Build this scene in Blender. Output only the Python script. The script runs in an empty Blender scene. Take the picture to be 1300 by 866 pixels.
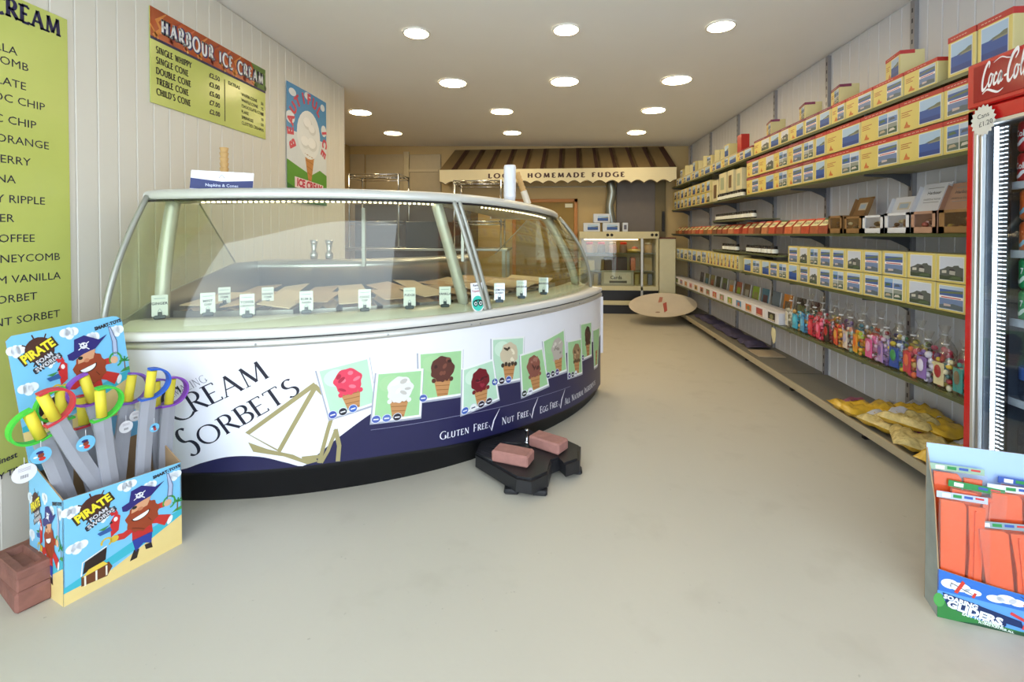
import bpy, bmesh, math, random
from mathutils import Vector, Matrix
random.seed(7)
S = bpy.context.scene
COL = S.collection
PI = math.pi
# ---------------------------------------------------------------- camera, sky, exposure
F_PX, YAW, PITCH, H = 600.0, math.atan(55/600), math.radians(0.9), 1.2
CY = 297 + F_PX*math.tan(PITCH)
cam = bpy.data.cameras.new('camera'); cam_o = bpy.data.objects.new('camera', cam); COL.objects.link(cam_o)
cam.sensor_width = 36; cam.lens = F_PX/1300*36; cam.shift_y = -(433-CY)/1300; cam.clip_start = .05
cam_o.location = (0, 0, H); cam_o.rotation_euler = (PI/2-PITCH, 0, YAW)
S.camera = cam_o
S.view_settings.view_transform = 'Standard'; S.view_settings.look = 'None'; S.view_settings.gamma = 1
S.view_settings.use_curve_mapping = False
S.view_settings.exposure = 0.0
S.cycles.transparent_max_bounces = 24
W = bpy.data.worlds.new('overcast_sky'); S.world = W; W.use_nodes = True
_bg = W.node_tree.nodes['Background']; _bg.inputs[0].default_value = (.77, .88, 1.0, 1); _bg.inputs[1].default_value = 4.7
LAMP = 50.0        # downlight radiance
LAMP_COL = (1.0, .79, .47)
LED = 7.0
# ---------------------------------------------------------------- point helpers (a photo direction met with a real plane)
_f = Vector((-math.sin(YAW)*math.cos(PITCH), math.cos(YAW)*math.cos(PITCH), -math.sin(PITCH)))
_r = Vector((math.cos(YAW), math.sin(YAW), 0)); _u = _r.cross(_f)
def ray(px, py): return _f + _r*((px-650)/F_PX) - _u*((py-CY)/F_PX)
def at_plane(px, py, p, n):
    d = ray(px, py); c = Vector((0, 0, H)); t = (Vector(p)-c).dot(Vector(n))/d.dot(Vector(n)); return c+d*t
def at_x(px, py, v): return at_plane(px, py, (v, 0, 0), (1, 0, 0))
def at_y(px, py, v): return at_plane(px, py, (0, v, 0), (0, 1, 0))
def at_z(px, py, v): return at_plane(px, py, (0, 0, v), (0, 0, 1))
# ---------------------------------------------------------------- materials
def lin(c):
    if isinstance(c, str):
        c = c.lstrip('#'); c = [int(c[i:i+2], 16)/255 for i in (0, 2, 4)]
    return tuple((x/12.92 if x <= .04045 else ((x+.055)/1.055)**2.4) for x in c[:3])
_M = {}
def mat(name, c='#808080', rough=.5, metal=0, var=.06, scale=12, bump=0, emit=0, ecol=None, spec=.5, coat=0, alpha=None):
    if name in _M: return _M[name]
    m = bpy.data.materials.new(name); m.use_nodes = True; nt = m.node_tree; b = nt.nodes['Principled BSDF']
    col = lin(c)
    b.inputs['Roughness'].default_value = rough; b.inputs['Metallic'].default_value = metal
    b.inputs['Specular IOR Level'].default_value = spec; b.inputs['Coat Weight'].default_value = coat
    tc = nt.nodes.new('ShaderNodeTexCoord'); n = nt.nodes.new('ShaderNodeTexNoise')
    n.inputs['Scale'].default_value = scale; n.inputs['Detail'].default_value = 3
    nt.links.new(tc.outputs['Object'], n.inputs['Vector'])
    mx = nt.nodes.new('ShaderNodeMix'); mx.data_type = 'RGBA'
    mx.inputs['A'].default_value = tuple(max(0, x*(1-var)) for x in col)+(1,)
    mx.inputs['B'].default_value = tuple(min(1, x*(1+var)) for x in col)+(1,)
    nt.links.new(n.outputs['Fac'], mx.inputs['Factor']); nt.links.new(mx.outputs['Result'], b.inputs['Base Color'])
    if bump:
        bp = nt.nodes.new('ShaderNodeBump'); bp.inputs['Strength'].default_value = bump; bp.inputs['Distance'].default_value = .01
        nt.links.new(n.outputs['Fac'], bp.inputs['Height']); nt.links.new(bp.outputs['Normal'], b.inputs['Normal'])
    if emit:
        b.inputs['Emission Color'].default_value = (*(ecol or col), 1); b.inputs['Emission Strength'].default_value = emit
    if alpha is not None: b.inputs['Alpha'].default_value = alpha
    _M[name] = m; return m
def glassy(name, tint=(1, 1, 1), refl=1.0, rough=.02, base=0.0):
    """thin clear sheet: straight-through light plus a Fresnel mirror"""
    if name in _M: return _M[name]
    m = bpy.data.materials.new(name); m.use_nodes = True; nt = m.node_tree; nt.nodes.clear()
    o = nt.nodes.new('ShaderNodeOutputMaterial'); t = nt.nodes.new('ShaderNodeBsdfTransparent'); t.inputs[0].default_value = (*tint, 1)
    g = nt.nodes.new('ShaderNodeBsdfGlossy'); g.inputs['Roughness'].default_value = rough
    fr = nt.nodes.new('ShaderNodeFresnel'); ge = nt.nodes.new('ShaderNodeNewGeometry'); io = nt.nodes.new('ShaderNodeMapRange'); io.inputs['To Min'].default_value = 1.45; io.inputs['To Max'].default_value = 1/1.45; nt.links.new(ge.outputs['Backfacing'], io.inputs['Value']); nt.links.new(io.outputs[0], fr.inputs[0])
    ma = nt.nodes.new('ShaderNodeMath'); ma.operation = 'MULTIPLY_ADD'; ma.inputs[1].default_value = refl; ma.inputs[2].default_value = base; ma.use_clamp = True
    tc = nt.nodes.new('ShaderNodeTexCoord'); n = nt.nodes.new('ShaderNodeTexNoise'); n.inputs['Scale'].default_value = 6
    nt.links.new(tc.outputs['Object'], n.inputs['Vector'])
    rr = nt.nodes.new('ShaderNodeMapRange'); rr.inputs['To Min'].default_value = rough*.6; rr.inputs['To Max'].default_value = rough*1.6
    nt.links.new(n.outputs['Fac'], rr.inputs['Value']); nt.links.new(rr.outputs[0], g.inputs['Roughness'])
    mx = nt.nodes.new('ShaderNodeMixShader')
    nt.links.new(fr.outputs[0], ma.inputs[0]); nt.links.new(ma.outputs[0], mx.inputs[0])
    nt.links.new(t.outputs[0], mx.inputs[1]); nt.links.new(g.outputs[0], mx.inputs[2]); nt.links.new(mx.outputs[0], o.inputs[0])
    _M[name] = m; return m
def flat(c):   # print colour by hex
    return mat('print_'+c.lstrip('#'), c, .45, var=.03, scale=30)
# ---------------------------------------------------------------- mesh builder
class MB:
    def __init__(s): s.v = []; s.f = []; s.m = []; s.mats = []; s.sm = []
    def mi(s, m):
        if m not in s.mats: s.mats.append(m)
        return s.mats.index(m)
    def add(s, vs, fs, m, smooth=False):
        o = len(s.v); s.v += [tuple(v) for v in vs]; k = s.mi(m)
        for f in fs: s.f.append([i+o for i in f]); s.m.append(k); s.sm.append(smooth)
        return s
    def box(s, a, b, m, ch=0, M=None):
        x0, y0, z0 = [min(p, q) for p, q in zip(a, b)]; x1, y1, z1 = [max(p, q) for p, q in zip(a, b)]
        if ch <= 0:
            vs = [(x, y, z) for x in (x0, x1) for y in (y0, y1) for z in (z0, z1)]
            fs = [(0, 1, 3, 2), (4, 6, 7, 5), (0, 4, 5, 1), (2, 3, 7, 6), (0, 2, 6, 4), (1, 5, 7, 3)]
        else:
            ch = min(ch, (x1-x0)/2.01, (y1-y0)/2.01, (z1-z0)/2.01)
            vs = []; idx = {}
            for i in (0, 1):
                for j in (0, 1):
                    for k in (0, 1):
                        X, Y, Z = (x0, x1)[i], (y0, y1)[j], (z0, z1)[k]; sx, sy, sz = (1, -1)[i], (1, -1)[j], (1, -1)[k]
                        for ax, p in enumerate(((X, Y+sy*ch, Z+sz*ch), (X+sx*ch, Y, Z+sz*ch), (X+sx*ch, Y+sy*ch, Z))):
                            idx[i, j, k, ax] = len(vs); vs.append(p)
            I = idx; fs = []
            for i in (0, 1):
                q = [I[i, 0, 0, 0], I[i, 1, 0, 0], I[i, 1, 1, 0], I[i, 0, 1, 0]]; fs.append(q if i else q[::-1])
                q = [I[0, i, 0, 1], I[0, i, 1, 1], I[1, i, 1, 1], I[1, i, 0, 1]]; fs.append(q if i else q[::-1])
                q = [I[0, 0, i, 2], I[1, 0, i, 2], I[1, 1, i, 2], I[0, 1, i, 2]]; fs.append(q if i else q[::-1])
            for a_ in (0, 1):
                for b_ in (0, 1):
                    fs.append([I[0, a_, b_, 1], I[1, a_, b_, 1], I[1, a_, b_, 2], I[0, a_, b_, 2]])
                    fs.append([I[a_, 0, b_, 0], I[a_, 1, b_, 0], I[a_, 1, b_, 2], I[a_, 0, b_, 2]])
                    fs.append([I[a_, b_, 0, 0], I[a_, b_, 1, 0], I[a_, b_, 1, 1], I[a_, b_, 0, 1]])
            for key in [(i, j, k) for i in (0, 1) for j in (0, 1) for k in (0, 1)]:
                fs.append([I[(*key, 0)], I[(*key, 1)], I[(*key, 2)]])
        if M is not None: vs = [tuple(M @ Vector(v)) for v in vs]
        return s.add(vs, fs, m)
    def prism(s, poly, z0, z1, m, M=None, top=True):
        n = len(poly); vs = [(x, y, z0) for x, y in poly]+[(x, y, z1) for x, y in poly]
        fs = [tuple(range(n))[::-1]]+([tuple(range(n, 2*n))] if top else [])+[(i, (i+1) % n, n+(i+1) % n, n+i) for i in range(n)]
        if M is not None: vs = [tuple(M @ Vector(v)) for v in vs]
        return s.add(vs, fs, m)
    def tube(s, pts, r, m, n=8, close=False, cap=True, flat_=1.0):
        pts = [Vector(p) for p in pts]; k = len(pts); rs = r if isinstance(r, (list, tuple)) else [r]*k
        vs = []; ref = None
        for i, p in enumerate(pts):
            if close: t = pts[(i+1) % k]-pts[i-1]
            else: t = pts[min(i+1, k-1)]-pts[max(i-1, 0)]
            t = t.normalized() if t.length > 1e-9 else Vector((0, 0, 1))
            if ref is None: ref = Vector((0, 0, 1)) if abs(t.z) < .9 else Vector((1, 0, 0))
            a = t.cross(ref).normalized(); b = a.cross(t).normalized(); ref = b
            for j in range(n):
                w = 2*PI*j/n; vs.append(p+a*(math.cos(w)*rs[i])+b*(math.sin(w)*rs[i]*flat_))
        fs = []
        for i in range(k if close else k-1):
            for j in range(n):
                i2 = (i+1) % k; fs.append((i*n+j, i*n+(j+1) % n, i2*n+(j+1) % n, i2*n+j))
        if cap and not close: fs += [tuple(range(n))[::-1], tuple(range((k-1)*n, k*n))]
        return s.add(vs, fs, m, True)
    def lathe(s, prof, m, n=16, c=(0, 0, 0), M=None, cap=True):
        vs = []
        for r, z in prof:
            for j in range(n): w = 2*PI*j/n; vs.append((c[0]+r*math.cos(w), c[1]+r*math.sin(w), c[2]+z))
        k = len(prof); fs = [(i*n+j, i*n+(j+1) % n, (i+1)*n+(j+1) % n, (i+1)*n+j) for i in range(k-1) for j in range(n)]
        if cap: fs += [tuple(range(n))[::-1], tuple(range((k-1)*n, k*n))]
        if M is not None: vs = [tuple(M @ Vector(v)) for v in vs]
        return s.add(vs, fs, m, True)
    def grid(s, fn, nu, nv, m, smooth=True):
        vs = [fn(i/nu, j/nv) for i in range(nu+1) for j in range(nv+1)]
        fs = [(i*(nv+1)+j, (i+1)*(nv+1)+j, (i+1)*(nv+1)+j+1, i*(nv+1)+j+1) for i in range(nu) for j in range(nv)]
        return s.add(vs, fs, m, smooth)
    def blob(s, c, r, m, n=10, k=6, jit=0, M=None):
        vs = [];
        for i in range(k+1):
            a = PI*i/k
            for j in range(n):
                w = 2*PI*j/n; q = 1+random.uniform(-jit, jit)
                v = Vector((math.sin(a)*math.cos(w)*r[0]*q, math.sin(a)*math.sin(w)*r[1]*q, math.cos(a)*r[2]*q))
                if M is not None: v = M @ v
                vs.append((c[0]+v.x, c[1]+v.y, c[2]+v.z))
        fs = [(i*n+j, (i+1)*n+j, (i+1)*n+(j+1) % n, i*n+(j+1) % n) for i in range(k) for j in range(n)]
        return s.add(vs, fs, m, True)
    def mesh(s, name, off=(0, 0, 0)):
        me = bpy.data.meshes.new(name)
        me.from_pydata([(v[0]-off[0], v[1]-off[1], v[2]-off[2]) for v in s.v], [], s.f)
        for m in s.mats: me.materials.append(m)
        me.polygons.foreach_set('material_index', s.m); me.polygons.foreach_set('use_smooth', s.sm); me.update()
        return me
    def build(s, name, parent=None, label=None, cat=None, group=None, kind=None, local=False):
        """world-space vertices unless local; a top-level mesh gets its origin at its base"""
        if parent is not None:
            off = (0, 0, 0) if local else wloc(parent); loc = (0, 0, 0)
        else:
            xs = [v[0] for v in s.v]; ys = [v[1] for v in s.v]; zs = [v[2] for v in s.v]
            off = loc = (0, 0, 0) if local else ((min(xs)+max(xs))/2, (min(ys)+max(ys))/2, min(zs))
        o = bpy.data.objects.new(name, s.mesh(name, off)); COL.objects.link(o); o.location = loc
        if parent is not None: o.parent = parent; WL[o.name] = Vector(off)
        else: WL[o.name] = Vector(loc)
        tag(o, label, cat, group, kind)
        return o
WL = {}
def wloc(o): return WL.get(o.name, Vector((0, 0, 0)))
def tag(o, label=None, cat=None, group=None, kind=None):
    if label: o['label'] = label
    if cat: o['category'] = cat
    if group: o['group'] = group
    if kind: o['kind'] = kind
    return o
def thing(name, loc, label, cat, group=None, rz=0):
    o = bpy.data.objects.new(name, None); COL.objects.link(o); o.location = loc; o.rotation_euler = (0, 0, rz); o.empty_display_size = .05
    WL[o.name] = Vector(loc); return tag(o, label, cat, group)
def dup(root, loc=None, rz=None, label=None, group=None, M=None):
    r = root.copy(); COL.objects.link(r)
    if loc is not None: r.location = loc
    if rz is not None: r.rotation_euler = (0, 0, rz)
    if label: r['label'] = label
    if group: r['group'] = group
    for ch in root.children:
        c = ch.copy(); COL.objects.link(c); c.parent = r
        for g in ch.children:
            d = g.copy(); COL.objects.link(d); d.parent = c
    return r
ORD = ['', 'first', 'second', 'third', 'fourth', 'fifth', 'sixth', 'seventh', 'eighth', 'ninth', 'tenth', 'eleventh', 'twelfth', 'thirteenth', 'fourteenth', 'fifteenth', 'sixteenth', 'seventeenth', 'eighteenth', 'nineteenth', 'twentieth']
# ---------------------------------------------------------------- flat print
def ell(cx, cy, rx, ry, n=20, rot=0, a0=0, a1=360):
    out = []
    for i in range(n if a1-a0 >= 360 else n+1):
        w = math.radians(a0+(a1-a0)*i/n); x, y = rx*math.cos(w), ry*math.sin(w); c, s_ = math.cos(rot), math.sin(rot)
        out.append((cx+x*c-y*s_, cy+x*s_+y*c))
    return out
def rc(x0, y0, x1, y1): return [(x0, y0), (x1, y0), (x1, y1), (x0, y1)]
def stroke(pts, w, taper=None):
    L = []; R = []; n = len(pts)
    for i, (x, y) in enumerate(pts):
        a = pts[max(i-1, 0)]; b = pts[min(i+1, n-1)]; dx, dy = b[0]-a[0], b[1]-a[1]; l = math.hypot(dx, dy) or 1
        ww = (w[i] if isinstance(w, (list, tuple)) else w)/2; nx, ny = -dy/l*ww, dx/l*ww
        L.append((x+nx, y+ny)); R.append((x-nx, y-ny))
    return [[L[i], L[i+1], R[i+1], R[i]] for i in range(n-1)]
class Dec:
    def __init__(s, T=None): s.items = []; s.T = T or (lambda x, y: (x, y))
    def poly(s, c, p, L): s.items.append((c, [s.T(*q) for q in p], None, L)); return s
    def polys(s, c, ps, L):
        for p in ps: s.poly(c, p, L)
        return s
    def tri(s, c, vs, fs, L): s.items.append((c, [s.T(*q) for q in vs], fs, L)); return s
    def text(s, c, t, x, y, h, L, align='l', bold=0, sx=1.0, rot=0, arc_=None):
        vs, fs, w = text_geo(t, bold)
        k = h/.7; w *= k*sx; ox = {'l': 0, 'c': -w/2, 'r': -w}[align]; cr, sr = math.cos(rot), math.sin(rot)
        out = []
        for a, b in vs:
            u, v = a*k*sx+ox, b*k; out.append((x+u*cr-v*sr, y+u*sr+v*cr))
        return s.tri(c, out, fs, L)
    def letters(s, c, t, x, y, h, L, thick=.13, thin=.05, serif=.12, space=.12, align='l', sx=1.0, rot=0, fn=None, caps=None):
        """own stroke lettering; fn maps (advance, height) to the sheet"""
        segs, w = letter_geo(t, thick, thin, serif, space, caps)
        w *= h*sx; ox = {'l': 0, 'c': -w/2, 'r': -w}[align]; cr, sr = math.cos(rot), math.sin(rot)
        for q in segs:
            o = []
            for a, b in q:
                u, v = a*h*sx+ox, b*h
                o.append(fn(u, v) if fn else (x+u*cr-v*sr, y+u*sr+v*cr))
            s.poly(c, o, L)
        return s
    def build(s, name, fmap, parent=None, step=.0004, maxlen=None, label=None, cat=None, group=None, local=False):
        mb = MB()
        for c, vs, fs, L in s.items:
            m = c if not isinstance(c, str) else flat(c)
            if fs is None: fs = [tuple(range(len(vs)))]
            if maxlen:
                bm = bmesh.new(); bv = [bm.verts.new((x, y, 0)) for x, y in vs]
                for f in fs:
                    try: bm.faces.new([bv[i] for i in f])
                    except ValueError: pass
                bmesh.ops.triangulate(bm, faces=bm.faces[:])
                for _ in range(8):
                    e = [e for e in bm.edges if e.calc_length() > maxlen]
                    if not e: break
                    bmesh.ops.subdivide_edges(bm, edges=e, cuts=1); bmesh.ops.triangulate(bm, faces=[f for f in bm.faces if len(f.verts) > 3])
                bm.verts.index_update(); vs = [(v.co.x, v.co.y) for v in bm.verts]; fs = [tuple(v.index for v in f.verts) for f in bm.faces]; bm.free()
            mb.add([fmap(x, y, step*(L+1)) for x, y in vs], fs, m)
        return mb.build(name, parent, label, cat, group, local=local)
def frame(o, u, v, n):
    o, u, v, n = Vector(o), Vector(u), Vector(v), Vector(n)
    return lambda x, y, h: tuple(o+u*x+v*y+n*h)
_TG = {}
def text_geo(t, bold=0):
    k = (t, bold)
    if k in _TG: return _TG[k]
    cu = bpy.data.curves.new('lettering', 'FONT'); cu.body = t; cu.size = 1; cu.offset = bold; cu.resolution_u = 2
    o = bpy.data.objects.new('lettering', cu); COL.objects.link(o)
    me = bpy.data.meshes.new_from_object(o)
    vs = [(v.co.x, v.co.y) for v in me.vertices]; fs = [tuple(p.vertices) for p in me.polygons]
    bpy.data.objects.remove(o); bpy.data.curves.remove(cu); bpy.data.meshes.remove(me)
    w = max([v[0] for v in vs] or [0]); _TG[k] = (vs, fs, w); return _TG[k]
def _arc(cx, cy, rx, ry, a0, a1, n=12): return [(cx+rx*math.cos(math.radians(a0+(a1-a0)*i/n)), cy+ry*math.sin(math.radians(a0+(a1-a0)*i/n))) for i in range(n+1)]
# glyph: width, strokes [(points, 'T'hick/'t'hin/'c'urved)], serif feet [(x, y)]
_G = {
 'A': (.74, [([(.06, 0), (.37, 1)], 't'), ([(.37, 1), (.69, 0)], 'T'), ([(.18, .36), (.55, .36)], 't')], [(.06, 0), (.69, 0)]),
 'B': (.56, [([(.1, 0), (.1, 1)], 'T'), ([(.1, 1), (.28, 1)]+_arc(.28, .77, .2, .23, 90, -90)+[(.1, .54)], 'c'), ([(.28, .54)]+_arc(.28, .27, .26, .27, 90, -90)+[(.1, 0)], 'c')], [(.06, 0), (.06, 1)]),
 'C': (.78, [(_arc(.5, .5, .44, .5, 52, 308, 22), 'c'), ([(.77, .78), (.77, .98)], 't')], []),
 'D': (.76, [([(.1, 0), (.1, 1)], 'T'), ([(.1, 1), (.3, 1)]+_arc(.3, .5, .42, .5, 90, -90, 16)+[(.1, 0)], 'c')], [(.06, 0), (.06, 1)]),
 'E': (.5, [([(.1, 0), (.1, 1)], 'T'), ([(.1, .98), (.46, .98)], 't'), ([(.1, .52), (.4, .52)], 't'), ([(.1, .02), (.5, .02)], 't'), ([(.46, .98), (.46, .86)], 't'), ([(.5, .02), (.5, .15)], 't')], [(.06, 0), (.06, 1)]),
 'F': (.47, [([(.1, 0), (.1, 1)], 'T'), ([(.1, .98), (.45, .98)], 't'), ([(.1, .52), (.38, .52)], 't'), ([(.45, .98), (.45, .86)], 't')], [(.1, 0), (.06, 1)]),
 'G': (.8, [(_arc(.5, .5, .44, .5, 52, 330, 22), 'c'), ([(.74, .12), (.74, .44)], 'T')], [(.74, .44)]),
 'H': (.76, [([(.12, 0), (.12, 1)], 'T'), ([(.64, 0), (.64, 1)], 'T'), ([(.12, .52), (.64, .52)], 't')], [(.12, 0), (.64, 0), (.12, 1), (.64, 1)]),
 'I': (.22, [([(.11, 0), (.11, 1)], 'T')], [(.11, 0), (.11, 1)]),
 'K': (.66, [([(.12, 0), (.12, 1)], 'T'), ([(.12, .5), (.56, 1)], 't'), ([(.2, .55), (.62, 0)], 'T')], [(.12, 0), (.62, 0), (.12, 1), (.56, 1)]),
 'L': (.5, [([(.11, 0), (.11, 1)], 'T'), ([(.11, .02), (.5, .02)], 't'), ([(.5, .02), (.5, .16)], 't')], [(.08, 0), (.11, 1)]),
 'M': (.92, [([(.1, 0), (.16, 1)], 't'), ([(.16, 1), (.46, .08)], 'T'), ([(.46, .08), (.76, 1)], 't'), ([(.76, 1), (.83, 0)], 'T')], [(.1, 0), (.83, 0)]),
 'N': (.8, [([(.13, 0), (.13, 1)], 't'), ([(.13, 1), (.68, 0)], 'T'), ([(.68, 0), (.68, 1)], 't')], [(.13, 0), (.68, 1), (.08, 1)]),
 'O': (.94, [(_arc(.47, .5, .42, .5, 0, 360, 28), 'c')], []),
 'P': (.52, [([(.1, 0), (.1, 1)], 'T'), ([(.1, 1), (.28, 1)]+_arc(.28, .74, .22, .26, 90, -90)+[(.1, .48)], 'c')], [(.1, 0), (.06, 1)]),
 'R': (.64, [([(.1, 0), (.1, 1)], 'T'), ([(.1, 1), (.28, 1)]+_arc(.28, .75, .22, .25, 90, -90)+[(.1, .5)], 'c'), ([(.27, .5), (.62, 0)], 'T')], [(.1, 0), (.06, 1), (.62, 0)]),
 'S': (.52, [(_arc(.28, .76, .19, .24, 40, 250, 12)+_arc(.25, .26, .22, .26, 80, -140, 14), 'c')], []),
 'T': (.64, [([(.32, 0), (.32, 1)], 'T'), ([(.04, .98), (.6, .98)], 't'), ([(.04, .98), (.04, .86)], 't'), ([(.6, .98), (.6, .86)], 't')], [(.32, 0)]),
 'U': (.76, [([(.12, 1), (.12, .35)]+_arc(.38, .3, .26, .3, 180, 360)+[(.64, 1)], 'c')], [(.12, 1), (.64, 1)]),
 'V': (.72, [([(.05, 1), (.37, 0)], 'T'), ([(.37, 0), (.67, 1)], 't')], [(.05, 1), (.67, 1)]),
 'W': (1.0, [([(.05, 1), (.28, 0)], 'T'), ([(.28, 0), (.5, .9)], 't'), ([(.5, .9), (.72, 0)], 'T'), ([(.72, 0), (.95, 1)], 't')], [(.05, 1), (.95, 1), (.5, .95)]),
 'Y': (.66, [([(.05, 1), (.33, .48)], 'T'), ([(.33, .48), (.62, 1)], 't'), ([(.33, .48), (.33, 0)], 'T')], [(.05, 1), (.62, 1), (.33, 0)]),
 'Z': (.6, [([(.08, .98), (.54, .98)], 't'), ([(.54, .98), (.06, .02)], 'T'), ([(.06, .02), (.56, .02)], 't')], []),
 "'": (.2, [([(.12, .8), (.1, 1)], 'T')], []), ' ': (.36, [], [])}
def letter_geo(t, thick, thin, serif, space, caps=None):
    out = []; x = 0
    for i, ch in enumerate(t):
        k = 1.0
        if caps and ch.islower(): k = caps
        w, st, sf = _G[ch.upper()]
        for pts, kind in st:
            ww = []
            for j in range(len(pts)):
                a = pts[max(j-1, 0)]; b = pts[min(j+1, len(pts)-1)]; l = math.hypot(b[0]-a[0], b[1]-a[1]) or 1
                ww.append(thick if kind == 'T' else thin if kind == 't' else thin+(thick-thin)*(abs(b[1]-a[1])/l)**1.5)
            for q in stroke([((px_)*k, py_*k) for px_, py_ in pts], [q_*k**.5 for q_ in ww]): out.append([(a+x, b) for a, b in q])
        for sx_, sy_ in sf:
            e = thin*.8*(1 if sy_ < .5 else -1); out.append([(a+x, b*1) for a, b in [(sx_*k-serif*k, sy_*k), (sx_*k+serif*k, sy_*k), (sx_*k+serif*k, sy_*k+e), (sx_*k-serif*k, sy_*k+e)]])
        x += (w+space)*k
    return out, x-space
# ================================================================ SETTING
def ceil_z(x): return 2.60-.0165*x
def rep(me, name, parent, loc, rot=None):
    o = bpy.data.objects.new(name, me); COL.objects.link(o); o.parent = parent; o.location = loc
    if rot: o.rotation_euler = rot
    return o
def floor_mat():
    m = mat('screed_floor', '#beb8a9', .5, var=.05, scale=1.3)
    nt = m.node_tree; b = nt.nodes['Principled BSDF']; old = b.inputs['Base Color'].links[0].from_socket
    tc = nt.nodes['Texture Coordinate'] if 'Texture Coordinate' in nt.nodes else nt.nodes.new('ShaderNodeTexCoord')
    for sc, lo, hi, colr, f in ((90, .70, .80, '#7c7667', .35), (5, .56, .8, '#a39c8b', .40), (34, .72, .78, '#7d7664', .5)):
        n = nt.nodes.new('ShaderNodeTexNoise'); n.inputs['Scale'].default_value = sc; n.inputs['Detail'].default_value = 5; nt.links.new(tc.outputs['Object'], n.inputs['Vector'])
        r = nt.nodes.new('ShaderNodeMapRange'); r.inputs['From Min'].default_value = lo; r.inputs['From Max'].default_value = hi; r.inputs['To Max'].default_value = f
        nt.links.new(n.outputs['Fac'], r.inputs['Value'])
        x = nt.nodes.new('ShaderNodeMix'); x.data_type = 'RGBA'; x.inputs['B'].default_value = (*lin(colr), 1)
        nt.links.new(r.outputs[0], x.inputs['Factor']); nt.links.new(old, x.inputs['A']); old = x.outputs['Result']
    nt.links.new(old, b.inputs['Base Color'])
    bp = nt.nodes.new('ShaderNodeBump'); bp.inputs['Strength'].default_value = .15; bp.inputs['Distance'].default_value = .004
    nt.links.new(n.outputs['Fac'], bp.inputs['Height']); nt.links.new(bp.outputs['Normal'], b.inputs['Normal'])
    return m
MB().box((-3.4, -.5, -.1), (2.12, 7.75, 0), floor_mat()).build('floor', kind='structure')
MB().box((-9, -12, -.14), (9, -.5, -.02), mat('paving_stone', '#c9c7c2', .8, scale=4)).build('pavement', kind='structure')
m_ceil = mat('ceiling_paint', '#f3f3f3', .75, scale=3, var=.02)
mb = MB(); xs = (-3.4, 2.2)
vs = [(x, y, ceil_z(x)+dz) for x in xs for y in (-.5, 7.75) for dz in (0, .15)]
mb.add(vs, [(0, 4, 6, 2), (1, 3, 7, 5), (0, 1, 5, 4), (2, 6, 7, 3), (0, 2, 3, 1), (4, 5, 7, 6)], m_ceil).build('ceiling', kind='structure')
m_clad = mat('cream_cladding', '#dfdbd0', .5, var=.02, scale=2)
m_cladr = mat('white_cladding', '#ccccd0', .45, var=.02, scale=2)
m_back = mat('groove_backing_board', '#d6d2c4', .7)  # backing board behind the cladding, close to its colour
wl = MB().box((-2.2, -.5, 0), (-2.072, 4.46, 2.65), m_back).build('wall_left', kind='structure')
bd = MB().box((0, .0006, 0), (.012, .0994, 2.622), m_clad, ch=.0035).mesh('board')
o0 = wloc(wl)
for i in range(49): rep(bd, 'board', wl, Vector((-2.072, -.465+.1*i+.03, .0))-o0)
MB().box((-2.2, 4.46, 0), (-2.058, 4.475, 2.64), m_clad).build('trim_1', kind='structure')
wr = MB().box((2.075, -.5, 0), (2.2, 7.75, 2.62), mat('groove_backing_board_white', '#c4c4c8', .7)).build('wall_right', kind='structure')  # backing behind the white boards, a near match in tone
bd = MB().box((0, .001, 0), (.012, .099, 2.555), m_cladr, ch=.004).mesh('board')
o0 = wloc(wr)
for i in range(81): rep(bd, 'board', wr, Vector((2.063, -.45+.1*i, .0))-o0)
m_tan = mat('warm_cream_paint', '#c7ad78', .6, var=.04, scale=3)
MB().box((-3.4, 7.6, 0), (2.12, 7.75, 2.68), m_tan).build('wall_back', kind='structure')
MB().box((-3.5, 4.3, 0), (-3.4, 7.75, 2.7), m_tan).build('wall_recess', kind='structure')
MB().box((-3.4, 4.3, 0), (-2.2, 4.46, 2.7), m_tan).build('wall_front_of_recess', kind='structure')
# panels on the back wall, left of the awning
m_pan = mat('beige_door_paint', '#b9ab8c', .5); m_pan2 = mat('beige_frame_paint', '#c4b795', .5)
def px_panel(name, x0, x1, y0, y1, Y, m, dep=.03, **k):
    a = at_y(x0, y1, Y); b = at_y(x1, y0, Y); return MB().box((a.x, Y-dep, max(a.z, 0)), (b.x, Y, b.z), m, ch=.006).build(name, **k)
for n, (x0, x1) in enumerate(((446, 463), (466, 514), (521, 560))):
    d = px_panel('door_%d' % (n+1), x0, x1, 196, 400, 7.598, m_pan, kind='structure')
px_panel('trim_2', 514, 520, 193, 400, 7.598, m_pan2, .05, kind='structure')
a = at_y(520, 217, 7.57)
MB().box((-2.43, 7.55, a.z-.02), (-1.9, 7.598, a.z+.02), m_pan2).build('trim_3', kind='structure')
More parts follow.
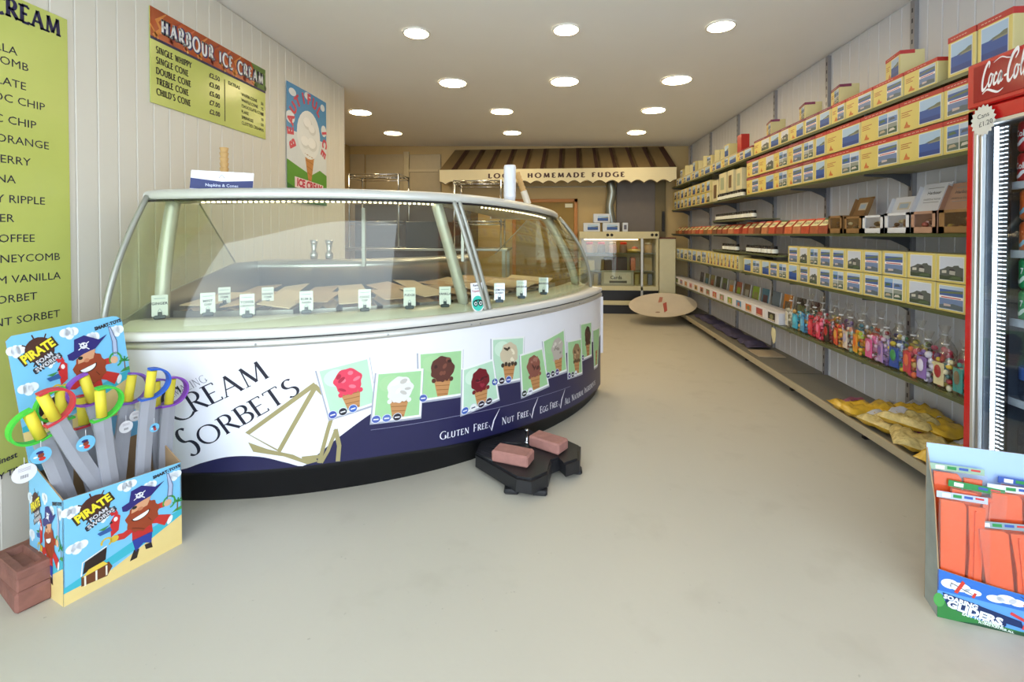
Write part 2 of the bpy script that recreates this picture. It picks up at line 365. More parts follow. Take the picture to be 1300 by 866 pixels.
# ---- downlights
m_lamp = mat('lamp_glow', '#ffffff', .5, emit=LAMP, ecol=LAMP_COL); m_rim = mat('lamp_rim', '#f2f0ea', .4)
rows = (('front', 3.27, (-.975, .072, 1.092), .083), ('second', 4.37, (-.955, .082, 1.08), .122), ('third', 5.41, (-2.29, -.612, 1.09), .122), ('rear', 6.56, (-2.30, -.60, 1.096), .118))
for rn, y, xs, r in rows:
    for x, side in zip(xs, ('left', 'middle', 'right')):
        t = thing('ceiling_light', (x, y, ceil_z(x)-.012), 'round white ceiling downlight, %s one of the %s row' % (side, {'front': 'smaller front', 'rear': 'rearmost', 'second': 'second', 'third': 'third'}[rn]), 'light', 'ceiling downlights')
        MB().lathe([(r+.001, .001), (r+.012, .001), (r+.014, .011), (r+.001, .011)], m_rim, 28, cap=False).build('rim', t, local=True)
        MB().lathe([(0.001, .003), (r, .003), (r, .0109), (.001, .0109)], m_lamp, 28).build('diffuser', t, local=True)
# ================================================================ SIGNS ON THE LEFT WALL
m_lime = mat('lime_print', '#c3cc6c', .22, var=.03, scale=4); NAVY = '#1c1a4a'
XW = -2.055
def wallmap(x): return lambda u, v, h: (x+h, u, v)
sg = thing('menu_board', (XW, 1.42, .30), 'tall lime green flavour menu board cut by the left edge of the picture', 'sign')
MB().box((XW-.004, 1.0, .30), (XW, 1.832, 2.105), m_lime, ch=.001).build('panel', sg)
d = Dec()
d.letters(NAVY, 'ICE CREAM', 1.800, 2.02, .068, 1, thick=.24, thin=.15, serif=.16, space=.14, align='r', sx=.88)
lines = [('VANILLA', 22, 71), ('HONEYCOMB', 36, 91), ('CHOCOLATE', 33, 115), ('MINT CHOC CHIP', 57, 141), ('CHOC CHIP', 46, 164), ('CHOCOLATE ORANGE', 62, 190), ('STRAWBERRY', 39, 211), ('BANANA', 20, 233), ('RASPBERRY RIPPLE', 57, 260), ('GINGER', 18, 282), ('TOFFEE', 44, 307), ('HONEYCOMB', 76, 330), ('CREAM VANILLA', 77, 354), ('SORBET', 47, 380), ('CURRANT SORBET', 76, 402)]
for t, px, py in lines:
    p = at_x(px, py, XW); d.text('#26263c', t, p.y, p.z, .030, 1, 'r', bold=.0, sx=1.06)
d.text('#26263c', "Finest", at_x(22, 578, XW).y, at_x(22, 580, XW).z, .022, 1, 'r', bold=.02)
d.text('#26263c', "ANY DAY TIME", at_x(34, 590, XW).y, at_x(34, 594, XW).z, .022, 1, 'r', bold=.02)
d.build('lettering', wallmap(XW), sg)
a = at_x(189, 129, XW+.02); b = at_x(336, 89, XW+.02)
Y0, Y1, Z0, Z1 = 2.24, 3.2, 1.872, 2.362
ps = thing('price_sign', (XW, 2.72, Z0), 'ice cream price sign with fiery orange banner on the left wall', 'sign')
MB().box((XW-.003, Y0, Z0), (XW+.002, Y1, Z1), m_lime, ch=.001).build('panel', ps)
m_fire = mat('fiery_print', '#b0522a', .25, var=.5, scale=9)
d = Dec(lambda x, y: (Y0+x, Z0+y))
Wd, Hd = Y1-Y0, Z1-Z0
d.poly('#241a4c', rc(0, .325, Wd, .34), 1); d.poly(m_fire, rc(0, .34, Wd, Hd), 1)
for i in range(9): d.poly(['#d98a3c', '#8c2c18', '#e0a85a'][i % 3], stroke([(.05+.1*i, .34), (.0+.1*i, .40), (.07+.1*i, .47), (.03+.1*i, Hd)], .012)[0] , 2)
for i in range(8): d.polys(['#d8863a', '#93301c', '#c8602c'][i % 3], stroke([(.02+.1*i, .345), (.07+.1*i, .39), (.04+.1*i, .43), (.1+.1*i, .485)], [.02, .03, .022, .006]), 2)
d.poly('#5a7a34', [(.83, .34), (Wd, .34), (Wd, Hd), (.80, Hd), (.86, .42)], 2)
for i in range(5): d.poly('#2f4a1e', ell(.86+.024*i, .36+.025*(i % 4), .012, .02), 3)
d.letters('#2a2360', 'HARBOUR ICE CREAM', .50, .372, .080, 3, thick=.40, thin=.28, serif=.21, space=.26, align='c', sx=.70)
d.letters('#eef0f4', 'HARBOUR ICE CREAM', .50, .375, .076, 4, thick=.26, thin=.16, serif=.16, space=.305, align='c', sx=.72)
for i, (t, pr_) in enumerate((('SINGLE WHIPPY', '£2.50'), ('SINGLE CONE', '£3.00'), ('DOUBLE CONE', '£5.00'), ('TREBLE CONE', '£7.00'), ("CHILD'S CONE", '£2.00'))):
    d.letters('#2c2c20', t, .035, .265-.054*i, .032, 2, thick=.26, thin=.17, serif=.15, space=.16, sx=.80)
    d.text('#2c2c20', pr_, .50, .262-.054*i, .028, 2, 'r', bold=.03)
d.poly('#2c2c20', rc(.54, .03, .546, .29), 2)
d.text('#2c2c20', 'EXTRAS', .575, .27, .022, 2, bold=.02)
for i, (t, pr_) in enumerate((('WAFER CONE', '50'), ('WAFFLE CONE', '75'), ('CHOCOLATE CONE', '80'), ('FLAKE', '50'), ('SPRINKLES', '50'), ('CLOTTED CREAM', '95'))):
    d.text('#2c2c20', t, .70, .235-.037*i, .02, 2, bold=.02, sx=.9); d.text('#2c2c20', pr_, .935, .232-.037*i, .02, 2, 'r', bold=.02)
d.build('print', wallmap(XW+.002), ps)
# ---- round poster
Y0, Y1, Z0, Z1 = 3.46, 4.09, 1.45, 2.375
po = thing('ice_cream_poster', (XW, 3.78, Z0), 'blue and green poster of a giant ice cream cone on the left wall', 'poster')
def bend(u, v, h=0): return (XW+.004+.006*math.sin(PI*u/.63)+h, Y0+u, Z0+v)
MB().grid(lambda a, b: bend(a*.63, b*.925), 12, 4, mat('poster_paper', '#dfe4e6', .35)).build('sheet', po)
d = Dec()
d.poly('#4d93c8', rc(0, .56, .63, .925), 1); d.poly('#dfe5e8', rc(0, .30, .63, .56), 1); d.poly('#5d9a34', [(0, 0), (.63, 0), (.63, .27), (.5, .30), (.35, .24), (.15, .29), (0, .33)], 2)
for x, y, a_, b_ in ((.08, .86, .05, .03), (.05, .66, .06, .05), (.58, .66, .05, .05), (.30, .89, .05, .03), (.56, .86, .04, .03)): d.poly('#e9eef2', ell(x, y, a_, b_), 2)
d.poly('#2f6f2c', [(0, 0), (.63, 0), (.63, .10), (.4, .13), (.2, .09), (0, .15)], 3)
for i in range(13):
    w = math.radians(205-19.2*i); d.text('#d4475a', 'BEAUTIFUL ICE'[i], .32+.235*math.cos(w), .58+.25*math.sin(w), .080, 5, 'c', bold=.05, rot=w-PI/2)
d.poly('#c98a4a', [(.24, .44), (.41, .44), (.345, .16), (.31, .16)], 4)
for i in range(5): d.polys('#a8692f', stroke([(.25+.013*i, .41-.05*i), (.40-.013*i, .385-.05*i)], .006), 5)
d.poly('#eceff0', ell(.32, .57, .185, .20, 26), 5)
for x, y, r in ((.26, .50, .07), (.37, .50, .08), (.30, .66, .07), (.37, .62, .06)): d.poly('#dcdedd', ell(x, y, r, r*.7), 6); d.poly('#f6f7f7', ell(x-.01, y+.012, r*.85, r*.55), 7)
d.poly('#f3dfe3', [(.1, .12), (.56, .09), (.56, .175), (.1, .205)], 6); d.text('#c9304c', 'ICE CREAM', .33, .122, .06, 7, 'c', bold=.05, sx=.95, rot=-.06)
d.text('#e8dff0', 'LOCAL DAIRY', .33, .04, .03, 7, 'c', bold=.02)
d.build('print', bend, po, maxlen=.06)
# ================================================================ ICE CREAM DISPLAY
OX, OY = -1.8, 3.9
def interp(x, xs, ys):
    if x <= xs[0]: return ys[0]
    for i in range(1, len(xs)):
        if x <= xs[i]: return ys[i-1]+(ys[i]-ys[i-1])*(x-xs[i-1])/(xs[i]-xs[i-1])
    return ys[-1]
def smooth_tab(xs, ys):
    """Catmull-Rom through the table"""
    def f(x):
        x = min(max(x, xs[0]), xs[-1]); i = 0
        while i < len(xs)-2 and x > xs[i+1]: i += 1
        x0, x1 = xs[i], xs[i+1]; t = (x-x0)/(x1-x0)
        m0 = (ys[i+1]-ys[i-1])/(xs[i+1]-xs[i-1])*(x1-x0) if i > 0 else ys[1]-ys[0]
        m1 = (ys[i+2]-ys[i])/(xs[i+2]-xs[i])*(x1-x0) if i < len(xs)-2 else ys[i+1]-ys[i]
        return (2*t**3-3*t*t+1)*ys[i]+(t**3-2*t*t+t)*m0+(-2*t**3+3*t*t)*ys[i+1]+(t**3-t*t)*m1
    return f
PBf = smooth_tab([-95, -78, -65, -50, -35, -20, -8], [1.97, 1.97, 1.975, 2.0, 2.03, 2.10, 2.16])
PTf = smooth_tab([-95, -78, -65, -47, -35, -20, -5], [2.098, 2.086, 2.061, 2.03, 2.03, 2.075, 2.165])
GBf = smooth_tab([-95, -78, -65, -47, -35, -20, -5], [2.16, 2.095, 2.048, 2.018, 2.018, 2.045, 2.10])
TOPZ, GZ = .72, .797
CTf = smooth_tab([-95, -78, -65, -47, -35, -20, -8], [1.93, 1.957, 1.972, 1.975, 1.945, 1.905, 1.87])
CZf = smooth_tab([-95, -78, -65, -47, -35, -20, -8], [1.403, 1.41, 1.415, 1.413, 1.398, 1.370, 1.345])
BZf = smooth_tab([-95, -60, -50, -40, -25, -5], [.14, .14, .122, .105, .085, .06])
T0, T1 = -91, -6
def pol(th, r, z): w = math.radians(th); return (OX+r*math.cos(w), OY+r*math.sin(w), z)
def panel_r(th, z): return PBf(th)+(PTf(th)-PBf(th))*(z-.14)/.58
def glass_pt(th, z, off=0):
    zc = CZf(th)-.035; t = max(0, (z-GZ)/(zc-GZ)); a = GBf(th)-.006; b = CTf(th)-.012
    return pol(th, a+(b-a)*t**interp(th, [-91, -47, -12], [1.6, 1.8, 2.5])+off, z)
def sweep(mb, prof, m, t0=T0, t1=T1, n=60, smooth=True, close=True, cap=True):
    rows_ = []
    for i in range(n+1):
        th = t0+(t1-t0)*i/n; rows_.append([pol(th, r, z) for r, z in prof(th)])
    k = len(rows_[0]); vs = [p for r_ in rows_ for p in r_]; kk = k if close else k-1
    fs = [(i*k+j, (i+1)*k+j, (i+1)*k+(j+1) % k, i*k+(j+1) % k) for i in range(n) for j in range(kk)]
    if cap and close: fs += [tuple(range(k))[::-1], tuple(range(n*k, n*k+k))]
    return mb.add(vs, fs, m, smooth)
US = math.radians(1)*2.1
def pan(u, v, h): th = u/US-90; return pol(th, panel_r(th, v)+h, v)
def project(p):
    q = Vector(p)-Vector((0, 0, H)); t = q.dot(_f); return 650+F_PX*q.dot(_r)/t, CY-F_PX*q.dot(_u)/t
disp = thing('ice_cream_display', (-1.0, 2.8, 0), 'large curved glass ice cream counter with white and navy printed front', 'display counter')
m_blk = mat('black_kick_board', '#17171b', .35, var=.3, scale=8); m_steel = mat('brushed_steel', '#b9bbbc', .32, metal=1, var=.08); m_alu = mat('satin_aluminium', '#d2d1cc', .36, metal=.6, var=.05)
m_white = mat('white_laminate', '#eeeef4', .35, var=.02); m_navy = mat('navy_print', '#25244c', .35, var=.06)
m_cream_sill = mat('pale_moulded_sill', '#d5d6c4', .3, var=.03)
m_glass = glassy('display_glass', (.94, .955, .89), 1.0, .03, .012)
m_edge = mat('grey_glass_trim', '#a9aaa0', .35, metal=.4)
m_rail = mat('white_satin_rail', '#e4e3de', .3, metal=.15, var=.02)
m_dark = mat('dark_plastic', '#1d1d20', .45, var=.2)
mb = MB(); sweep(mb, lambda t: [(PBf(t)-.03, 0), (PBf(t)-.03, BZf(t)-.03), (PBf(t)-.012, BZf(t)-.028), (PBf(t)-.012, BZf(t)+.02), (PBf(t)-.4, BZf(t)+.02), (PBf(t)-.4, 0)], m_blk); mb.build('kick_board', disp)
MX = lambda t: max(GBf(t), PTf(t))
# printed front panel: white above the wave, navy below
wave = smooth_tab([-94.94, -88.01, -84.98, -82.86, -79.39, -75.63, -72.43, -70.5, -69.03, -66.02, -61.12, -54.7, -47.25, -38.36, -29.77, -18.74, -6.1], [0.131, 0.142, 0.162, 0.189, 0.216, 0.207, 0.166, 0.142, 0.182, 0.265, 0.375, 0.456, 0.493, 0.478, 0.45, 0.43, 0.425])
mb = MB(); N = 150
for (za, zb, m, k) in ((lambda t: BZf(t), lambda t: max(wave(t), BZf(t)), m_navy, 3), (lambda t: max(wave(t), BZf(t)), lambda t: TOPZ+.005, m_white, 3)):
    vs = []
    for i in range(N+1):
        th = T0+(T1-T0)*i/N
        for j in range(k+1): z = za(th)+(zb(th)-za(th))*j/k; vs.append(pol(th, panel_r(th, z), z))
    mb.add(vs, [(i*(k+1)+j, (i+1)*(k+1)+j, (i+1)*(k+1)+j+1, i*(k+1)+j+1) for i in range(N) for j in range(k)], m, True)
sweep(mb, lambda t: [(PBf(t), BZf(t)), (panel_r(t, .725), .725), (panel_r(t, .725)-.02, .725), (PBf(t)-.02, BZf(t))][2:], m_white, close=False)
fp = mb.build('front_panel', disp)
MB().box((-.012, -.002, .28), (.022, .002, .715), m_white, M=Matrix.Translation(pol(-5.8, 2.16, 0)) @ Matrix.Rotation(math.radians(35), 4, 'Z')).build('panel_edge_flange', disp)
mb = MB(); sweep(mb, lambda t: [(PTf(t)-.01, .717), (PTf(t)+.008, .720), (PTf(t)+.012, .731), (PTf(t)+.010, .747), (PTf(t)+.0, .750), (PTf(t)-.05, .750), (PTf(t)-.05, .717)], m_alu); bmp = mb.build('lower_rail', disp)
mb = MB(); sweep(mb, lambda t: [(PTf(t)+.004, .756), (MX(t)+.008, .761), (MX(t)+.010, .775), (MX(t)+.006, .788), (GBf(t)+.002, .795), (GBf(t)-.09, .796), (GBf(t)-.09, .756)], m_rail); mb.build('upper_rail', disp)
mb = MB(); sweep(mb, lambda t: [(PTf(t)-.002, .749), (PTf(t)-.002, .757), (PTf(t)-.03, .757), (PTf(t)-.03, .749)], m_dark); mb.build('rail_groove', disp)
for th in (-75, -60, -47.8, -46.2, -33, -20):
    p = pol(th, PTf(th)+.012, .735); mb = MB().blob(p, (.005, .005, .005), m_steel, 8, 5); mb.build('bolt', bmp)
# well, deck and rear
RB = lambda t: 1.14
mb = MB(); sweep(mb, lambda t: [(GBf(t)-.03, .7965), (GBf(t)-.07, .815), (GBf(t)-.10, .828), (GBf(t)-.18, .826), (GBf(t)-.19, .77), (GBf(t)-.03, .77)], m_cream_sill); mb.build('inner_sill', disp)
mb = MB(); sweep(mb, lambda t: [(GBf(t)-.19, .772), (RB(t)+.02, .772), (RB(t)+.02, .72), (GBf(t)-.19, .72)], m_steel); mb.build('pan_deck', disp)
mb = MB(); sweep(mb, lambda t: [(RB(t)+.02, .77), (RB(t)+.02, .97), (RB(t)+.035, .975), (RB(t)+.035, 1.03), (RB(t)-.05, 1.04), (RB(t)-.05, .0), (RB(t)+.0, 0), (RB(t)+.0, .77)], m_steel); mb.build('rear_wall', disp)
for th, nm in ((T0, 'side_panel'), (T1, 'side_panel')):
    mb = MB(); s_ = 1 if th == T0 else -1
    pts = [(1.1, 0), (PBf(th)-.03, 0), (PBf(th), .14), (PTf(th)-.005, .72), (GBf(th)-.08, .79), (1.1, .79)]
    a = [pol(th+.05*s_, r, z) for r, z in pts]; b = [pol(th+.7*s_, r, z) for r, z in pts]; k = len(pts)
    mb.add(a+b, [tuple(range(k)), tuple(range(k, 2*k))[::-1]]+[(i, k+i, k+(i+1) % k, (i+1) % k) for i in range(k)], m_white); mb.build(nm, disp)
# glass panes
def th_at(px, z):
    lo, hi = -89.0, -8.0
    for _ in range(40):
        m_ = (lo+hi)/2
        if project(glass_pt(m_, z))[0] < px: lo = m_
        else: hi = m_
    return (lo+hi)/2
MB0, MB1 = th_at(619, .80), th_at(579, 1.36); RB0, RB1 = -7.5, -12.6
def seam(k, s): return {'L': -90.8, 'M': MB0+(MB1-MB0)*s, 'R': RB0+(RB1-RB0)*s}[k]
MB().add([pol(-90.3, r, z) for r, z in ((2.08, .77), (2.08, .83), (1.9, .91), (1.38, 1.035), (1.16, 1.035), (1.16, .80))]+[pol(-90.6, r, z) for r, z in ((2.08, .77), (2.08, .83), (1.9, .91), (1.38, 1.035), (1.16, 1.035), (1.16, .80))], [tuple(range(6)), tuple(range(6, 12))[::-1]]+[(i, 6+i, 6+(i+1) % 6, (i+1) % 6) for i in range(6)], m_steel).build('inner_side_wall', disp)
def pane(ka, kb, da, db, n):
    mb = MB(); vs = []; k = 20
    for off in (0, -.006):
        for i in range(n+1):
            for j in range(k+1):
                s_ = (j/k)**1.6; th = (seam(ka, s_)+da)*(1-i/n)+(seam(kb, s_)+db)*i/n; z = GZ+(CZf(th)-.04-GZ)*s_; vs.append(glass_pt(th, z, off))
    h = (n+1)*(k+1); fs = [(i*(k+1)+j, (i+1)*(k+1)+j, (i+1)*(k+1)+j+1, i*(k+1)+j+1) for i in range(n) for j in range(k)]
    fs += [tuple(q+h for q in f)[::-1] for f in fs[:]]
    mb.add(vs, fs, m_glass, True); return mb.build('curved_glass_pane', disp)
pane('L', 'M', 0, -.4, 30); pane('M', 'R', .4, 0, 26)
def seam_pts(k, dth, off, n=18):
    out = []
    for j in range(n+1): s_ = (j/n)**1.5; th = seam(k, s_)+dth; out.append(glass_pt(th, GZ+.001+(CZf(th)-.036-GZ)*s_, off))
    return out
for kk, dd in (('L', -.2), ('M', -.45), ('M', .45), ('R', .2)):
    pts = seam_pts(kk, dd, 0); MB().tube(pts, .012, m_edge, 8).build('pane_edge_trim', disp)
for kk, dd in (('L', 1.8), ('M', -2.4), ('R', -2.6)):
    pts = [pol(seam(kk, j/14)+dd, (GBf(-60 if kk == 'L' else seam(kk, j/14))-.11)+((CTf(seam(kk, j/14))-.09)-(GBf(-60 if kk == 'L' else seam(kk, j/14))-.11))*(j/14)**1.7, .825+(CZf(seam(kk, 1))-.03-.825)*j/14) for j in range(15)]; th = seam(kk, 1)+dd; MB().tube(pts, .030, mat('pale_grey_arm', '#cfd1c8', .3, metal=.3), 12).build('curved_arm', disp)
    q = glass_pt(th+1.5, CZf(th)-.05, -.09); MB().blob(q, (.06, .05, .016), m_edge, 12, 6).build('arm_hinge', disp)
for th in (-90.9, -11.5):
    fr = [glass_pt(th, .83+(CZf(th)-.05-.83)*j/10, -.01) for j in range(11)]
    back = [pol(th, 1.62, CZf(th)-.055), pol(th, 1.36, 1.04), pol(th, 1.18, .98), pol(th, 1.18, .86)]
    pts = fr+back; k = len(pts); n_ = Vector(pol(th+90, 1, 0))-Vector((OX, OY, 0)); b = [tuple(Vector(p)+n_*.005) for p in pts]
    MB().add(pts+b, [tuple(range(k)), tuple(range(k, 2*k))[::-1]], m_glass).build('end_glass', disp)
    MB().tube([pol(th, 1.62, CZf(th)-.05), pol(th, 1.36, 1.04)], .004, m_edge, 6).build('end_glass_trim', disp)
# canopy
m_can = mat('canopy_grey', '#d6d7d0', .35, metal=.25, var=.03)
def canopy_prof(t):
    z = CZf(t); r = CTf(t); e = 0
    if t > -17: e = ((t+17)/4.2)**2*.05
    if t < -89.5: e = .02*(-89.5-t)/2
    r -= e
    return [(r-.03, z-.052), (r-.004, z-.05), (r+.004, z-.038), (r-.002, z-.018), (r-.02, z-.005+e*-.1), (r-.06, z), (r-.50, z-.005), (r-.50, z-.04)]
mb = MB(); sweep(mb, canopy_prof, m_can, -92, -12.8, 70); can = mb.build('canopy', disp)
mb = MB(); sweep(mb, lambda t: [(CTf(t)-.03, CZf(t)-.053), (CTf(t)-.006, CZf(t)-.051), (CTf(t)-.006, CZf(t)-.058), (CTf(t)-.03, CZf(t)-.060)], m_dark, -91.5, -14); mb.build('canopy_seal', can)
m_led = mat('led_glow', '#fff1c8', .5, emit=LED, ecol=(1, .86, .58)); mb = MB(); mb2 = MB()
for a, b, st in ((-84, -52, .72), (-43, -20, .9)):
    sweep(mb2, lambda t: [(CTf(t)-.05, CZf(t)-.052), (CTf(t)-.075, CZf(t)-.052), (CTf(t)-.075, CZf(t)-.06), (CTf(t)-.05, CZf(t)-.06)], m_edge, a-.5, b+.5, 30)
    t = a
    while t < b: p = pol(t, CTf(t)-.062, CZf(t)-.0635); mb.box((p[0]-.005, p[1]-.005, p[2]-.003), (p[0]+.005, p[1]+.005, p[2]+.003), m_led); t += st
ls = mb2.build('led_strip', disp); mb.build('led', ls, kind='stuff')
MB().box((-.01, -.01, 1.0), (.01, .01, 1.36), m_steel, M=Matrix.Translation(pol(-60, 1.25, 0))).build('rear_post', disp)
MB().box((-.01, -.01, 1.0), (.01, .01, 1.36), m_steel, M=Matrix.Translation(pol(-25, 1.25, 0))).build('rear_post', disp)
# ---- print on the front panel
d = Dec()
AX = 'l'
rt = math.radians(24.5)
d.letters('#202030', 'C', .167, .375, .150, 2, thick=.12, thin=.03, serif=.07, rot=rt)
d.letters('#202030', 'REAM', .264, .431, .088, 2, thick=.125, thin=.05, serif=.09, space=.09, rot=rt, sx=1.34)
rt2 = math.radians(28.3)
d.letters('#202030', 'S', .216, .216, .135, 2, thick=.14, thin=.035, serif=.07, rot=rt2)
d.letters('#202030', 'ORBETS', .286, .267, .084, 2, thick=.125, thin=.05, serif=.09, space=.10, rot=rt2, sx=1.36)
d.letters('#55555f', 'AMAZING', .340, .574, .034, 2, thick=.08, thin=.04, serif=.06, space=.10, align='r', rot=rt)
def tz(th, z): return ((th+90)*US, z)
GOLD = '#a3986a'
def gl(pts, w): d.polys(GOLD, stroke([tz(*p) for p in pts], w), 3)
gl([(-68.75, 0.533), (-76.87, 0.324), (-73.33, 0.228), (-68.69, 0.522)], .021); gl([(-68.85, 0.527), (-67.86, 0.483)], .019)
d.poly(GOLD, [tz(*p) for p in [(-76.89, 0.282), (-76.39, 0.234), (-72.78, 0.2), (-70.01, 0.149), (-68.71, 0.158), (-68.93, 0.175), (-70.43, 0.175), (-71.68, 0.204), (-74.67, 0.242)]], 3)
gl([(-66.87, 0.368), (-67.37, 0.307), (-68.56, 0.149)], .018); gl([(-66.34, 0.306), (-67.43, 0.204), (-68.31, 0.149)], .017); gl([(-66.44, 0.306), (-66.01, 0.223), (-66.2, 0.145)], .020); gl([(-70.64, 0.181), (-68.22, 0.181)], .018)
for t, th, z in (('Gluten Free', -52.3, .163), ('Nut Free', -41.5, .150), ('Egg Free', -32.9, .134), ('All Natural Ingredients', -26.0, .118)):
    th1 = {'G': -44.3, 'N': -35.8, 'E': -28.2, 'A': -12.5}[t[0]]; L_ = (th1-th)*US; _, w = letter_geo(t, .1, .05, .08, .16, .78); hh = .040
    d.letters('#e8e8f0', t, (th+90)*US, z, hh, 2, thick=.15, thin=.07, serif=.07, space=.16, caps=.78, sx=L_/(w*hh), rot=-.012)
for th, z in ((-44.0, .150), (-35.4, .138), (-27.8, .122)):
    d.polys('#e8e8f0', stroke([tz(th, z+.02), tz(th+.45, z-.01), tz(th+.9, z+.04), tz(th+2.0, z+.095)], [.004, .012, .009, .002]), 3)
d.polys('#8c8ca8', stroke([tz(t_, .279-.0008*(t_+62.7)-.0012*max(0, t_+50)) for t_ in range(-62, -22, 2)], .0022), 1)
cards = {'pink': [(-68.58, 0.6), (-62.3, 0.639), (-61.24, 0.406), (-67.14, 0.361)], 'white': [(-61.36, 0.56), (-55.05, 0.547), (-55.21, 0.305), (-61.92, 0.316)], 'choc': [(-55.83, 0.63), (-48.95, 0.615), (-48.88, 0.372), (-55.46, 0.383)],
 'red': [(-48.99, 0.512), (-43.47, 0.53), (-42.15, 0.3), (-48.96, 0.271)], 'mint': [(-43.86, 0.644), (-36.75, 0.617), (-36.98, 0.37), (-43.62, 0.387)], 'brown': [(-37.87, 0.518), (-32.27, 0.524), (-30.61, 0.283), (-37.34, 0.272)],
 'grey': [(-32.19, 0.564), (-25.55, 0.6), (-25.07, 0.326), (-31.23, 0.332)], 'nut': [(-24.73, 0.515), (-19.09, 0.496), (-19.31, 0.26), (-24.87, 0.278)], 'dark': [(-19.23, 0.595), (-13.57, 0.578), (-14.14, 0.336), (-19.21, 0.348)], 'cone': [(-13.02, 0.514), (-8.06, 0.503), (-10.4, 0.231), (-13.14, 0.236)]}
SC = {'pink': ('#e0415c', '#f2788a', '#b32a44'), 'white': ('#e4e2de', '#f6f5f2', '#c2bdb6'), 'choc': ('#5a3028', '#7d4a3a', '#381c18'), 'red': ('#6e1220', '#93233a', '#430a14'), 'mint': ('#cdbfa2', '#e8dfc6', '#3d3228'),
 'brown': ('#8a5245', '#aa7464', '#55302a'), 'grey': ('#bdb3a8', '#d9d2c8', '#948a80'), 'nut': ('#9a7a58', '#c7a882', '#5c4430'), 'dark': ('#4a2a22', '#6d4436', '#2a1612'), 'cone': ('#c08a50', '#d8a870', '#8c5c30')}
random.seed(3)
for ci, (k, q) in enumerate(cards.items()):
    Q = [tz(*p) for p in (q[3], q[2], q[1], q[0])]
    def B(x, y): return tuple((Q[0][i]*(1-x)+Q[1][i]*x)*(1-y)+(Q[3][i]*(1-x)+Q[2][i]*x)*y for i in (0, 1))
    L = 4+(ci % 2)*7
    P = lambda c, ps, l: d.poly(c, [B(*p) for p in ps], L+l)
    P('#a9abb8', rc(-.03, -.04, 1.01, .98), 0); P('#f0f2f0', rc(0, 0, 1, 1), 1); P('#a2d098' if k not in ('mint', 'pink', 'red') else '#b9dcc0', rc(.045, .045, .955, .955), 2)  # first quad is the card's drop shadow, drawn in grey on the panel
    P('#a9d29c' if k not in ('mint', 'pink', 'red') else '#cfe8d2', ell(.3, .75, .22, .17), 3)
    cx = .52 if k not in ('grey', 'nut', 'dark') else .6
    P('#c08a58', [(cx-.2, .42), (cx+.2, .42), (cx+.12, .05), (cx-.12, .05)], 3)
    for i in range(4): P('#96622f', [(cx-.18+.02*i, .38-.09*i), (cx+.18-.02*i, .36-.09*i), (cx+.18-.02*i, .345-.09*i), (cx-.18+.02*i, .365-.09*i)], 4)
    c0, c1, c2 = SC[k]
    if k != 'cone':
        n = 40; P(c0, [(cx+(.27+.016*math.sin(5*w+ci)+.010*math.sin(9*w))*math.cos(w), .62+(.26+.012*math.sin(7*w+ci))*math.sin(w)) for w in [2*PI*i/n for i in range(n)]], 5)
        for i in range(7): a, b = random.uniform(-.17, .17), random.uniform(-.14, .18); P((c1, c2)[i % 2], ell(cx+a, .62+b, random.uniform(.03, .09), random.uniform(.02, .05), 10, random.uniform(-1, 1)), 6+i % 2)
        for i in range(5): P(c2 if k in ('mint', 'nut') else c0, ell(cx-.2+.1*i, .39+.02*(i % 2), .05, .05, 10), 6)
    for i, cc in enumerate({'pink': ('#3b52a8', '#23242c', '#3b62b8'), 'white': ('#4a5fae', '#5a70b8', '#2c2430'), 'choc': ('#4a5fae',), 'red': ('#3b62b8', '#e8ece8', '#2c2430', '#2c2430'), 'mint': ('#3b52a8', '#2c1c28', '#3b52a8'), 'brown': ('#2a3a2c', '#e6e6ee'), 'grey': ('#3a3a6a', '#22222c', '#4a3a7a'), 'nut': ('#4a3a7a', '#22222c', '#e6e6ee'), 'dark': ('#3a3a6a',), 'cone': ()}[k]):
        P('#d9dce6', ell(.08+.21*i, .06, .095, .085, 14), 8); P(cc, ell(.08+.21*i, .06, .082, .072, 14), 9)
        P('#e8e8f0' if cc[1] != 'e' else '#3a3a6a', rc(.03+.21*i, .045, .13+.21*i, .07), 10)
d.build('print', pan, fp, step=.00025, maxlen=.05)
# ---- round owl sticker on the pane joint
def solve2(fn, a, b, px, py):
    for _ in range(25):
        q = project(fn(a, b)); q1 = project(fn(a+.01, b)); q2 = project(fn(a, b+.001)); ex, ey = px-q[0], py-q[1]
        A, B_, C_, D_ = (q1[0]-q[0])/.01, (q2[0]-q[0])/.001, (q1[1]-q[1])/.01, (q2[1]-q[1])/.001; det = A*D_-B_*C_
        a += (D_*ex-B_*ey)/det; b += (A*ey-C_*ex)/det
    return a, b
g0 = solve2(lambda a, b: glass_pt(a, b), -48, .86, 607, 396); g1 = solve2(lambda a, b: glass_pt(a, b), -48, .95, 604, 359)
st = thing('round_sticker', glass_pt(g0[0], g0[1]), 'white and turquoise review sticker with owl eyes stuck on the display glass', 'sticker')
def gm(u, v, h): th = g0[0]+(g1[0]-g0[0])*v/(g1[1]-g0[1])+u/US; return glass_pt(th, g0[1]+v, .004+h)
hh = g1[1]-g0[1]; d = Dec(); rr = .042
shape = [(-rr, rr), (-rr*.92, hh)]+[(rr*.92, hh), (rr, rr)]+_arc(0, rr, rr, rr, 0, -180, 14)
d.poly('#f4f6f6', shape, 0); d.poly('#45cdb8', ell(0, rr+.004, rr*.9, rr*.95, 26), 1)
for s_ in (-1, 1): d.poly('#12302c', ell(s_*.0165, rr+.004, .016, .016), 4); d.poly('#e8f4f0', ell(s_*.0165, rr+.004, .010, .010), 6); d.poly('#12302c', ell(s_*.0165, rr+.004, .0055, .0055), 8)
